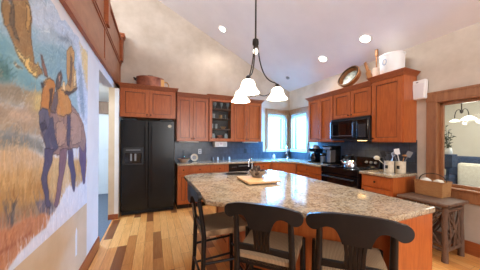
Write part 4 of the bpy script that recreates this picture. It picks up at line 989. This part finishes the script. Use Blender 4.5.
b = MB(); b.lathe([(.0001, BOT + .015), (.012, BOT + .03), (.016, BOT + .05), (.008, BOT + .075), (.0001, BOT + .085)], 16, cap=False); b.build('finial', DARK_METAL, r)

# ================================================================== CEILING FIXTURES
tilt = math.atan(SL)
def downlight(x, y, label, power=34):
    z = ceil_z(x)
    r = thing('recessed_light', label, 'recessed light', (x, y, z), group='recessed ceiling lights', rot=(0, tilt, 0))
    b = MB(); b.lathe([(.07, -.001), (.072, -.007), (.095, -.005), (.097, 0), (.07, 0)], 28, cap=False); b.build('trim_ring', WHITE, r)
    b = MB(); b.lathe([(.0001, -.004), (.071, -.004), (.071, -.001), (.0001, -.001)], 28, cap=False); b.build('lamp_lens', LAMP, r)
    ld = bpy.data.lights.new('recessed_lamp', 'SPOT'); ld.energy = power; ld.color = (1, .92, .82); ld.spot_size = 2.5; ld.spot_blend = .9; ld.shadow_soft_size = .07
    lo = bpy.data.objects.new('recessed_lamp', ld); COL.objects.link(lo); lo.location = (x - .0, y, z - .03)
downlight(1.37, 4.23, 'lit recessed ceiling light high above the back wall cabinets')
downlight(3.09, 3.06, 'lit recessed ceiling light above the two-door cabinet on the range wall')
downlight(3.10, 2.19, 'lit recessed ceiling light above the microwave wall, next to the white tub')
for x, y in ((2.2, .2), (.4, .6), (2.2, -1.6), (.3, -1.8)):
    z = ceil_z(x)
    r = thing('recessed_light', 'lit recessed ceiling light behind the viewer', 'recessed light', (x, y, z), group='recessed lights behind the viewer', rot=(0, tilt, 0))
    b = MB(); b.lathe([(.0001, -.004), (.071, -.004), (.095, -.005), (.097, 0), (.0001, 0)], 28, cap=False); b.build('lamp_lens', LAMP, r)
    ld = bpy.data.lights.new('recessed_lamp', 'SPOT'); ld.energy = 24; ld.color = (1, .93, .84); ld.spot_size = 2.5; ld.spot_blend = .9; ld.shadow_soft_size = .07
    lo = bpy.data.objects.new('recessed_lamp', ld); COL.objects.link(lo); lo.location = (x, y, z - .03)
o = MB().lathe([(.0001, -.035), (.03, -.034), (.045, -.02), (.05, 0), (.0001, 0)], 20, cap=False).build('smoke_detector', GREYMAT, loc=(3.13, 4.26, ceil_z(3.13))); o.rotation_euler = (0, tilt, 0)
tag(o, 'small grey detector on the sloped ceiling above the sink windows', 'smoke detector')

# ================================================================== COUNTER ITEMS
CT = .9155
def lathe_thing(name, label, cat, prof, m, loc, group=None, n=24):
    return tag(MB().lathe(prof, n, cap=False).build(name, m, loc=loc), label, cat, group)
# fruit bowl by the refrigerator
TAN = mat('tan_stoneware', (186, 150, 122), .4)
lathe_thing('fruit_bowl', 'wide tan bowl on the worktop next to the refrigerator', 'bowl', [(.0001, 0), (.07, 0), (.075, .01), (.135, .075), (.145, .08), (.13, .07), (.07, .014), (.0001, .012)], TAN, (.60, 4.45, CT))
FR = mat('dark_fruit', (96, 62, 58), .4); FR2 = mat('green_fruit', (112, 112, 70), .4)
for k, (x, y, z, mm_) in enumerate(((-.05, -.03, .055, FR), (.05, -.03, .055, FR2), (0, .05, .055, FR))):
    o = MB().ball((0, 0, 0), .042, (1, 1, .92)).build('fruit', mm_, loc=(.60 + x, 4.45 + y, CT + z)); tag(o, ('green' if mm_ is FR2 else 'dark red') + ' round fruit in the tan bowl', 'fruit', None if mm_ is FR2 else 'red fruit in the tan bowl')
# plate leaning
r = thing('leaning_plate', 'round white plate with grey centre leaning against the slate backsplash', 'plate', (.84, 4.60, CT + .085), rot=(math.radians(76), 0, 0))
b = MB(); b.lathe([(.0001, .0), (.05, 0), (.085, .012), (.084, .016), (.05, .005), (.0001, .005)], 28, cap=False); b.build('rim', CROCK, r)
b = MB(); b.lathe([(.0001, .0055), (.045, .0055), (.045, .0062), (.0001, .0062)], 28, cap=False); b.build('centre', GREYMAT, r)
r = thing('glass_bottle', 'small clear stoppered bottle behind the tan fruit bowl', 'bottle', (.62, 4.68, CT))
b = MB(); b.lathe([(.0001, 0), (.03, 0), (.032, .12), (.012, .17), (.012, .21), (.0001, .21)], 16, cap=False); b.build('bottle_body', WARE, r)
b = MB(); b.lathe([(.014, .21), (.016, .235), (.0001, .24)], 14); b.build('stopper', GREYMAT, r)
# outlets
def outlet(label, M, m, grp=None):
    b = MB(); b.box(-.037, .037, -.008, 0, -.058, .058, M); o = b.build('wall_outlet', m, None, .003); tag(o, label, 'outlet', grp)
    b = MB(); b.box(-.017, .017, -.0105, -.008, .008, .038, M); b.box(-.017, .017, -.0105, -.008, -.038, -.008, M); b.build('socket', GREYMAT if m is WHITE else BLACK_MATTE, o, .003)
outlet('white wall outlet on the slate backsplash by the leaning plate', Matrix.Translation((1.0, YB - .012, 1.13)), WHITE)
outlet('black wall outlet on the backsplash near the sink window', Matrix.Translation((2.18, YB - .012, 1.13)), BLACK_MATTE)
# under-cabinet radio
r = thing('under_cabinet_radio', 'white under-cabinet radio below the glass-door cabinet', 'radio', (1.28, YB - .30, 1.365))
b = MB(); b.box(0, .30, 0, .22, -.125, -.001); b.build('casing', WHITE, r, .012)
b = MB(); b.box(.02, .10, -.003, .001, -.10, -.03); b.box(.20, .28, -.003, .001, -.10, -.03); b.build('speaker_grille', mat('pale_grille', (206, 204, 200), .6), r)
b = MB(); b.box(.115, .185, -.003, .001, -.07, -.03); b.build('display', mat('lilac_display', (206, 190, 196), .4), r)
for x, y, rz, lab in ((.50, UY + .06, 0, 'white light strip under the cabinet next to the refrigerator'), (2.0, UY + .06, 0, 'white light strip under the cabinet beside the sink window')):
    o = MB().box(0, .42, 0, .06, -.022, -.001).build('light_strip', WHITE, None, .004, loc=(x, y, 1.365)); tag(o, lab, 'light strip')
# small knick-knacks on the backsplash ledge
for k, x in enumerate((1.30, 1.42, 1.56, 1.72)):
    lathe_thing('spice_jar', 'small spice jar at the backsplash below the radio', 'jar', [(.0001, 0), (.02, 0), (.022, .05), (.015, .055), (.016, .075), (.0001, .075)], WHITE if k % 2 else GREYMAT, (x, 4.70, CT), 'spice jars along the backsplash', 14)

# coffee corner on the right wall
r = thing('coffee_maker', 'black coffee maker with steel domed lid by the side window', 'coffee maker', (3.36, 3.52, CT), R90)
b = MB(); b.box(-.10, .10, -.15, .12, 0, .035); b.box(-.10, .10, .02, .12, .035, .27); b.box(-.10, .10, -.12, .12, .235, .31); b.build('body', BLACK, r, .015)
b = MB(); b.lathe([(.0001, .385), (.03, .383), (.07, .36), (.095, .325), (.10, .311), (.0001, .311)], 24, Matrix.Translation((0, -.01, 0)) , cap=False); b.build('lid', STEEL, r)
b = MB(); b.lathe([(.0001, .036), (.065, .036), (.075, .10), (.06, .19), (.05, .2), (.0001, .2)], 22, Matrix.Translation((0, -.06, 0)), cap=False); b.build('carafe', BLACK_GLASS, r)
b = MB(); b.tube([(-.03, -.12, .18), (-.03, -.17, .17), (-.03, -.17, .08), (-.03, -.125, .07)], .008); b.build('handle', BLACK_MATTE, r)
r = thing('coffee_canister', 'short dark canister between the two coffee machines', 'canister', (3.33, 3.275, CT))
b = MB(); b.lathe([(.0001, 0), (.05, 0), (.05, .17), (.0001, .17)], 22, cap=False); b.build('canister_body', GREYMAT, r)
b = MB(); b.lathe([(.052, .15), (.054, .19), (.04, .21), (.0001, .212)], 22); b.build('lid', BLACK, r)
r = thing('espresso_machine', 'tall espresso machine with steel front panels beside the range', 'coffee machine', (3.36, 3.09, CT), R90)
b = MB(); b.box(-.11, .11, -.13, .15, 0, .04); b.box(-.11, .11, -.0, .15, .04, .33); b.box(-.11, .11, -.13, .15, .29, .375); b.build('body', BLACK, r, .008)
b = MB(); b.box(-.10, -.02, -.006, .0, .05, .285); b.box(.02, .10, -.135, .0, .05, .285); b.box(-.09, .09, -.134, -.13, .30, .35); b.build('steel_panel', STEEL, r, .003)
b = MB(); b.cyl((-.05, -.07, .20), (-.05, -.07, .29), .03); b.tube([(-.05, -.09, .22), (-.05, -.20, .215)], .011); b.build('portafilter', DARK_METAL, r)
# kettle on the range
r = thing('stovetop_kettle', 'polished steel kettle with black handle on the range cooktop', 'kettle', (3.17, 2.50, .9195), 2.4)
b = MB(); b.lathe([(.0001, 0), (.085, 0), (.098, .012), (.102, .05), (.09, .095), (.06, .125), (.035, .135), (.0001, .137)], 28, cap=False); b.build('kettle_body', CHROME, r)
b = MB(); b.lathe([(.035, .134), (.03, .143), (.008, .147), (.012, .16), (.0001, .165)], 18); b.build('lid', BLACK, r)
b = MB(); b.tube([(.085, 0, .06), (.12, 0, .09), (.145, 0, .125)], [.018, .013, .010]); b.build('spout', CHROME, r)
b = MB(); b.tube([(-.08, 0, .09), (-.09, 0, .16), (-.05, 0, .215), (.0, 0, .23), (.045, 0, .215), (.06, 0, .18)], .009); b.build('handle', BLACK, r)
# utensil crocks
UW = mat('utensil_wood', (176, 128, 82), .6)
kc = 0
def crock(x, y, lab):
    r = thing('utensil_crock', lab, 'crock', (x, y, CT))
    b = MB(); b.lathe([(.0001, 0), (.058, 0), (.062, .008), (.062, .16), (.066, .17), (.058, .17), (.056, .01), (.0001, .01)], 26, cap=False); b.build('crock_body', CROCK, r)
    b = MB(); b.box(-.064, -.058, -.02, .02, .06, .11); b.build('emblem', BLACK_MATTE, r, .004)
crock(3.24, 1.905, 'cream utensil crock nearer the range on the end worktop')
crock(3.33, 1.80, 'cream utensil crock at the wall end of the end worktop')
def utensil(x, y, dx, dy, ln, kind, m, label):
    p0 = Vector((x - dx * .25, y - dy * .25, CT + .02)); p1 = Vector((x + dx, y + dy, CT + .17 + ln)); d = (p1 - p0).normalized()
    b = MB(); b.tube([p0, p0 + (p1 - p0) * .7, p1], .006, 8)
    q = d.to_track_quat('Z', 'Y').to_matrix().to_4x4()
    if kind == 'spoon': b.ball(p1 + d * .03, .03, (.9, 1, .5)); nm = 'cooking_spoon'
    elif kind == 'spatula': b.box(-.006, .006, -.032, .032, 0, .085, Matrix.Translation(p1) @ q); nm = 'spatula'
    elif kind == 'ladle': b.ball(p1 + d * .025 , .042, (1, 1, .8)); nm = 'ladle'
    else:
        for k in range(5):
            a = PI * k / 5
            b.tube([p1, p1 + q.to_3x3() @ Vector((.03 * math.cos(a), .03 * math.sin(a), .06)), p1 + d * .1, p1 + q.to_3x3() @ Vector((-.03 * math.cos(a), -.03 * math.sin(a), .06)), p1], .002, 6)
        nm = 'whisk'
    tag(b.build(nm, m), label, nm.split('_')[-1])
utensil(3.24, 1.905, -.05, .13, .02, 'ladle', CROCK, 'white ladle leaning out of the crock towards the range')
utensil(3.235, 1.91, -.02, .05, .06, 'spatula', BLACK_MATTE, 'black spatula standing in the crock nearer the range')
utensil(3.245, 1.90, .0, .01, .09, 'spoon', BLACK_MATTE, 'black spoon upright in the crock nearer the range')
utensil(3.25, 1.90, .03, -.02, .05, 'whisk', STEEL, 'steel whisk in the crock nearer the range')
utensil(3.33, 1.80, -.02, .03, .10, 'spatula', WHITE, 'white spatula standing tallest in the wall-end crock')
utensil(3.325, 1.795, .0, -.04, .06, 'spoon', UW, 'wooden spoon in the wall-end crock')
utensil(3.335, 1.805, .035, -.07, .07, 'spatula', GREYMAT, 'grey spatula tilting away from the wall-end crock')
utensil(3.33, 1.81, -.03, .05, .07, 'spoon', GREYMAT, 'grey spoon tilting in the wall-end crock towards the range')

# ================================================================== ON TOP OF THE CABINETS
r = thing('copper_boiler', 'oval aged copper boiler with lid above the refrigerator cabinet', 'boiler', (-.07, 4.44, 1.80 + .53 + .066), .0)
sy = .62
Mo = Matrix.Diagonal((1, sy, 1, 1))
def oval(prof): b = MB(); b.lathe(prof, 36, Mo, cap=False); return b
oval([(.0001, 0), (.245, 0), (.25, .008), (.25, .20), (.256, .205), (.256, .212), (.24, .212), (.24, .01), (.0001, .01)]).build('boiler_body', COPPER, r)
oval([(.258, .205), (.260, .222), (.24, .235), (.1, .25), (.0001, .252)]).build('lid', COPPER, r)
b = MB(); b.tube([(-.05, 0, .25), (-.045, 0, .275), (.045, 0, .275), (.05, 0, .25)], .012); b.build('lid_handle', BLACK_MATTE, r)
b = MB(); b.tube([(-.245, -.05, .17), (-.29, -.05, .19), (-.29, .05, .19), (-.245, .05, .17)], .013); b.build('side_handle', BLACK_MATTE, r)
b = MB(); b.tube([(.245, 0, .17), (.31, 0, .18), (.345, 0, .13), (.335, 0, .06), (.29, 0, .03), (.245, 0, .04)], .011); b.build('loop_handle', BRASS, r)
b = MB(); b.box(.16, .255, -.10, -.085, .02, .2); b.build('seam_strip', BRASS, r, .004)
TOPR = 1.365 + .925 + .071
# oval tray with pale centre leaning
r = thing('basket_tray', 'oval wooden basket tray with dark pictured centre leaning on the ceiling side', 'tray', (3.29, 2.64, 1.80 + .49 + .07 + .212), rot=(0, math.radians(-64), 0))
r['label'] = 'round wooden basket tray with a grey-green centre, tilted on top of the cabinets'
b = MB(); b.lathe([(.18, -.07), (.19, -.07), (.215, .02), (.20, .025), (.172, -.055), (.0001, -.055), (.0001, -.07), (.18, -.07)], 36, Matrix.Diagonal((1, 1, 1, 1)), cap=False); b.build('rim', TRAYWOOD, r)
b = MB(); b.lathe([(.185, .005), (.192, .005), (.192, .027), (.185, .027), (.185, .005)], 36, Matrix.Diagonal((1, 1, 1, 1)), cap=False); b.build('rim_band', DARK_METAL, r)
b = MB(); b.lathe([(.0001, -.054), (.150, -.054), (.150, -.05), (.0001, -.05)], 36, Matrix.Diagonal((1, 1, 1, 1)), cap=False); b.build('centre_panel', mottled('tray_picture', (92, 104, 98), (188, 190, 178), 14, .5, .03), r)
# wooden board leaning behind
r = thing('bread_board', 'slanted brown wooden bread board behind the round basket tray', 'board', (3.43, 2.245, 1.80 + .49 + .073), rot=(math.radians(-18), 0, 0))
b = MB(); b.box(-.010, .010, -.0, .09, .0, .27); b.box(-.010, .010, .02, .07, .27, .45); b.build('board', TRAYWOOD, r, .008)
r = thing('rolling_paddle', 'upright wooden paddle standing in the white crock on the cabinet', 'paddle', (3.33, 2.158, 2.415))
b = MB(); b.tube([(0, 0, .0), (0, 0, .36)], .011, 10); b.build('handle', TRAYWOOD, r)
b = MB(); b.lathe([(.011, .34), (.021, .35), (.023, .45), (.018, .462), (.0001, .464)], 14, cap=False); b.build('grip', TRAYWOOD, r)
PINK = mottled('pale_pink_stoneware', (216, 198, 182), (228, 212, 198), 20, .5, .02)
lathe_thing('small_crock', 'small pale stoneware crock on the cabinets beside the white tub', 'crock', [(.0001, 0), (.052, 0), (.056, .01), (.056, .155), (.06, .165), (.051, .165), (.05, .012), (.0001, .012)], PINK, (3.33, 2.158, 2.402))
r = thing('white_tub', 'large white enamel tub on top of the tall end cabinet', 'tub', (3.34, 1.93, 1.365 + .96 + .076))
b = MB(); b.lathe([(.0001, 0), (.15, 0), (.155, .01), (.158, .27), (.163, .275), (.163, .283), (.15, .283), (.146, .012), (.0001, .012)], 36, cap=False); b.build('tub_body', WHITE, r)
b = MB(); b.lathe([(.165, .272), (.166, .288), (.15, .298), (.0001, .308)], 36); b.build('lid', WHITE, r)
bb = MB(); bb.lathe([(.024, 0), (.034, 0), (.034, .004), (.024, .004), (.024, 0)], 24, Matrix.Translation((-.158 * math.cos(.1), .158 * math.sin(.1) , .17)) @ Matrix.Rotation(PI - .1, 4, 'Z') @ Matrix.Rotation(PI / 2, 4, 'Y') @ Matrix.Diagonal((1.5, 1, 1, 1)), cap=False); bb.build('ring_mark', mat('pale_blue_mark', (150, 164, 186), .5), r)
# speaker
r = thing('wall_speaker', 'white tapered speaker mounted on the wall beside the end cabinet', 'speaker', (XR, 1.655, 2.115))
SD = -.10
b = MB(); b.prism([(-.085, .14), (.085, .135), (.07, -.135), (-.07, -.13)], SD, -.02, Matrix(((0, 0, 1, 0), (1, 0, 0, 0), (0, 1, 0, 0), (0, 0, 0, 1)))); b.build('casing', WHITE, r, .012)
b = MB(); b.prism([(-.07, .085), (.07, .08), (.058, -.12), (-.058, -.115)], SD - .005, SD + .001, Matrix(((0, 0, 1, 0), (1, 0, 0, 0), (0, 1, 0, 0), (0, 0, 0, 1)))); b.build('grille', mat('white_grille', (222, 222, 224), .7), r, .002)
b = MB(); b.box(SD - .003, SD + .0005, .0, .025, .098, .112); b.build('badge', GREYMAT, r)
b = MB(); b.box(-.03, 0, -.02, .02, -.05, .05); b.build('bracket', GREYMAT, r)

# ================================================================== LOG BENCH AND BASKET
r = thing('log_bench', 'rustic log bench with twig supports under the interior window', 'bench', (3.235, 1.395, 0))
BH = .67
b = MB(); b.prism([(-.235, -.25), (.235, -.25), (.235, .265), (-.235, .265)], BH - .035, BH)
for y in (-.25,): pass
b.build('top', LOGWOOD, r, .006)
b = MB(); b.cyl((-.225, -.25, BH - .02), (-.225, .265, BH - .02), .022); b.build('edge_log', LOGWOOD, r)
random.seed(4)
for sx in (-1, 1):
    for sy_ in (-1, 1):
        x, y = sx * .185, sy_ * .20
        b = MB(); b.tube([(x, y, 0), (x + .004, y, .2), (x - .004, y + .004, .42), (x, y, BH - .035)], [.032, .028, .026, .028], 10); b.build('leg', LOGWOOD, r)
b = MB(); b.box(-.18, .18, -.19, .19, .17, .195); b.build('lower_shelf', LOGWOOD, r, .005)
for y in (-.20, .20):
    for z in (.13, BH - .09): b = MB(); b.cyl((-.185, y, z), (.185, y, z), .02); b.build('cross_log', LOGWOOD, r)
for x in (-.185, .185):
    for z in (.13, BH - .09): b = MB(); b.cyl((x, -.2, z), (x, .2, z), .02); b.build('side_log', LOGWOOD, r)
b = MB()
def twig(p0, p1, rr):
    p0, p1 = Vector(p0), Vector(p1); mid = (p0 + p1) / 2 + Vector((random.uniform(-.03, .03), random.uniform(-.03, .03), random.uniform(-.03, .03)))
    b.tube([p0, (p0 + mid) / 2 + Vector((random.uniform(-.01, .01), 0, random.uniform(-.01, .01))), mid, p1], [rr, rr * .9, rr * .8, rr * .6], 7)
for y in (-.2, .2):
    for k in range(7): twig((random.uniform(-.17, .17), y, .14), (random.uniform(-.17, .17), y, BH - .09), random.uniform(.008, .014))
    twig((-.18, y, .15), (.18, y, BH - .1), .013); twig((.18, y, .15), (-.18, y, BH - .1), .013)
for x in (-.185, .185):
    for k in range(7): twig((x, random.uniform(-.18, .18), .14), (x, random.uniform(-.18, .18), BH - .09), random.uniform(.008, .014))
    twig((x, -.19, .15), (x, .19, BH - .1), .013); twig((x, .19, .15), (x, -.19, BH - .1), .013)
b.build('twig_lattice', LOGWOOD, r)

r = thing('wicker_basket', 'rectangular tan wicker basket standing on the log bench', 'basket', (3.395, 1.46, BH + .001))
def ring(x, y, z): return [(-x, -y, z), (x, -y, z), (x, y, z), (-x, y, z)]
b = MB()
lv = [ring(.108, .142, 0), ring(.114, .150, .185), ring(.104, .140, .185), ring(.100, .137, .012)]
vs = sum(lv, []); fs = [(3, 2, 1, 0)]
for i in range(3):
    for k in range(4): fs.append((4 * i + k, 4 * i + (k + 1) % 4, 4 * i + 4 + (k + 1) % 4, 4 * i + 4 + k))
fs.append((12, 13, 14, 15)); b._add(vs, fs); b.build('basket_body', WICKER, r, .006)
b = MB(); b.tube(ring(.112, .148, .185) , .010, 8, closed=True); b.build('rim', WICKER, r)
b = MB(); b.tube([(0, .145, .175)] + [(0, .145 * math.cos(PI * k / 12), .185 + .10 * math.sin(PI * k / 12)) for k in range(1, 12)] + [(0, -.145, .175)], .005, 8); b.build('wire_handle', DARK_METAL, r)
def lump(name, label, cat, loc, rx, ry, rz_, m, seed):
    rng_ = random.Random(seed); b = MB(); b.ball((0, 0, 0), 1, (rx, ry, rz_), 20)
    for v in b.bm.verts: v.co += Vector((rng_.uniform(-1, 1) * rx, rng_.uniform(-1, 1) * ry, rng_.uniform(-1, 1) * rz_)) * .12
    o = b.build(name, m, loc=loc); s = o.modifiers.new('s', 'SUBSURF'); s.levels = s.render_levels = 1
    return tag(o, label, cat)
lump('folded_towel', 'white towel bundled in the wicker basket at the cabinet end', 'towel', (3.392, 1.527, BH + .158), .08, .062, .058, mat('white_cotton', (226, 222, 214), .9), 1)
lump('cloth_bundle', 'pale cloth bundle in the wicker basket, away from the cabinet', 'cloth', (3.392, 1.395, BH + .158), .08, .060, .055, CREAM, 2)

# ================================================================== DINING ROOM BEYOND THE WINDOW
r = thing('dining_chandelier', 'dining-room chandelier with two lit white shades seen through the interior window', 'chandelier', (5.2, 1.82, 0))
b = MB(); b.cyl((0, 0, 1.95), (0, 0, 2.8), .008); b.lathe([(.0001, 1.9), (.02, 1.92), (.025, 1.96), (.0001, 1.99)], 16, cap=False); b.build('stem', DARK_METAL, r)
for x, y, z, sc in ((.02, .10, 1.765, .62), (-.02, -.10, 1.785, .9)):
    b = MB(); b.tube(bez([(0, 0, 1.93), (x * .4, y * .3, 2.02), (x, y, 2.0), (x, y, z + .06)]), .006, 8); b.build('arm', DARK_METAL, r)
    b = MB(); b.lathe([(.03, .07), (.05, .06), (.10, .02), (.115, 0), (.108, .004), (.045, .052), (.03, .066), (.03, .07)], 24, Matrix.Translation((x, y, z)) @ Matrix.Scale(sc, 4), cap=False); b.build('shade', SHADE_DIM, r)
r = thing('plant_stand', 'slim navy pedestal holding the vase in the dining room', 'pedestal', (4.6, 1.775, 0))
b = MB(); b.box(-.09, .09, -.09, .09, .95, 1.17); b.build('box_top', NAVY, r, .006)
b = MB(); b.lathe([(.09, 0), (.09, .02), (.025, .05), (.02, .9), (.05, .95), (.0001, .95)], 18); b.build('column', NAVY, r)
r = thing('white_vase', 'white vase on the navy pedestal behind the window', 'vase', (4.6, 1.775, 1.1705))
b = MB(); b.lathe([(.0001, 0), (.05, 0), (.06, .02), (.05, .09), (.04, .10), (.034, .1), (.04, .02), (.0001, .012)], 20, cap=False); b.build('vase_body', WHITE, r)
r = thing('leafy_plant', 'grey-green leafy plant in the white vase behind the interior window', 'plant', (4.6, 1.775, 1.185))
random.seed(9)
b = MB(); b2_ = MB()
for k in range(7):
    a = random.uniform(0, 6.28); rr = random.uniform(.02, .10); hh = random.uniform(.25, .47)
    tip = Vector((rr * math.cos(a), rr * math.sin(a), hh)); b.tube([(0, 0, 0), tip * .5 + Vector((0, 0, .03)), tip], .004, 6)
    for j in range(6):
        u = .35 + .65 * j / 5; p = tip * u; an = random.uniform(0, 6.28)
        Ml = Matrix.Translation(p) @ Matrix.Rotation(an, 4, 'Z') @ Matrix.Rotation(random.uniform(-.6, .6), 4, 'Y')
        b2_._add([Ml @ Vector(v) for v in ((0, 0, 0), (.035, .018, .008), (.075, 0, -.004), (.035, -.018, .008), (.035, 0, -.006))], [(0, 1, 2, 4), (0, 4, 2, 3), (0, 3, 2, 1)])
b.build('stems', LEAF, r); b2_.build('leaves', LEAF, r, smooth=False)
r = thing('navy_sofa', 'navy sofa with cream back cushions in the dining room beyond the window', 'sofa', (6.2, 1.5, 0))
b = MB(); b.box(.25, .45, -1.1, 1.0, .12, 1.06); b.build('back', NAVY, r, .04)
b = MB(); b.box(-.35, .45, -1.1, 1.0, .12, .36); b.build('seat_base', NAVY, r, .03)
for y in (-1.1, .82):
    b = MB(); b.box(-.4, .45, y, y + .18, .12, .62); b.build('arm', NAVY, r, .04)
for k in range(4):
    b = MB(); b.cyl((-.3 if k < 2 else .4, -1.0 if k % 2 else .9, 0), (-.3 if k < 2 else .4, -1.0 if k % 2 else .9, .12), .03); b.build('foot', BLACK_MATTE, r)
for k, y in enumerate((.12, -.75)):
    o = MB().box(6.30, 6.45 - .002, 1.5 + y, 1.5 + y + .66, .37, .92).build('sofa_cushion', CREAM, None, .05); tag(o, ('cream cushion on the navy sofa nearest the plant' if k == 0 else 'cream cushion on the navy sofa, further from the plant'), 'cushion')
"""lamp of the dining room"""
ld = bpy.data.lights.new('dining_bulb', 'POINT'); ld.energy = 25; ld.color = (1, .9, .76); ld.shadow_soft_size = .1
lo = bpy.data.objects.new('dining_bulb', ld); COL.objects.link(lo); lo.location = (5.2, 1.7, 1.7)
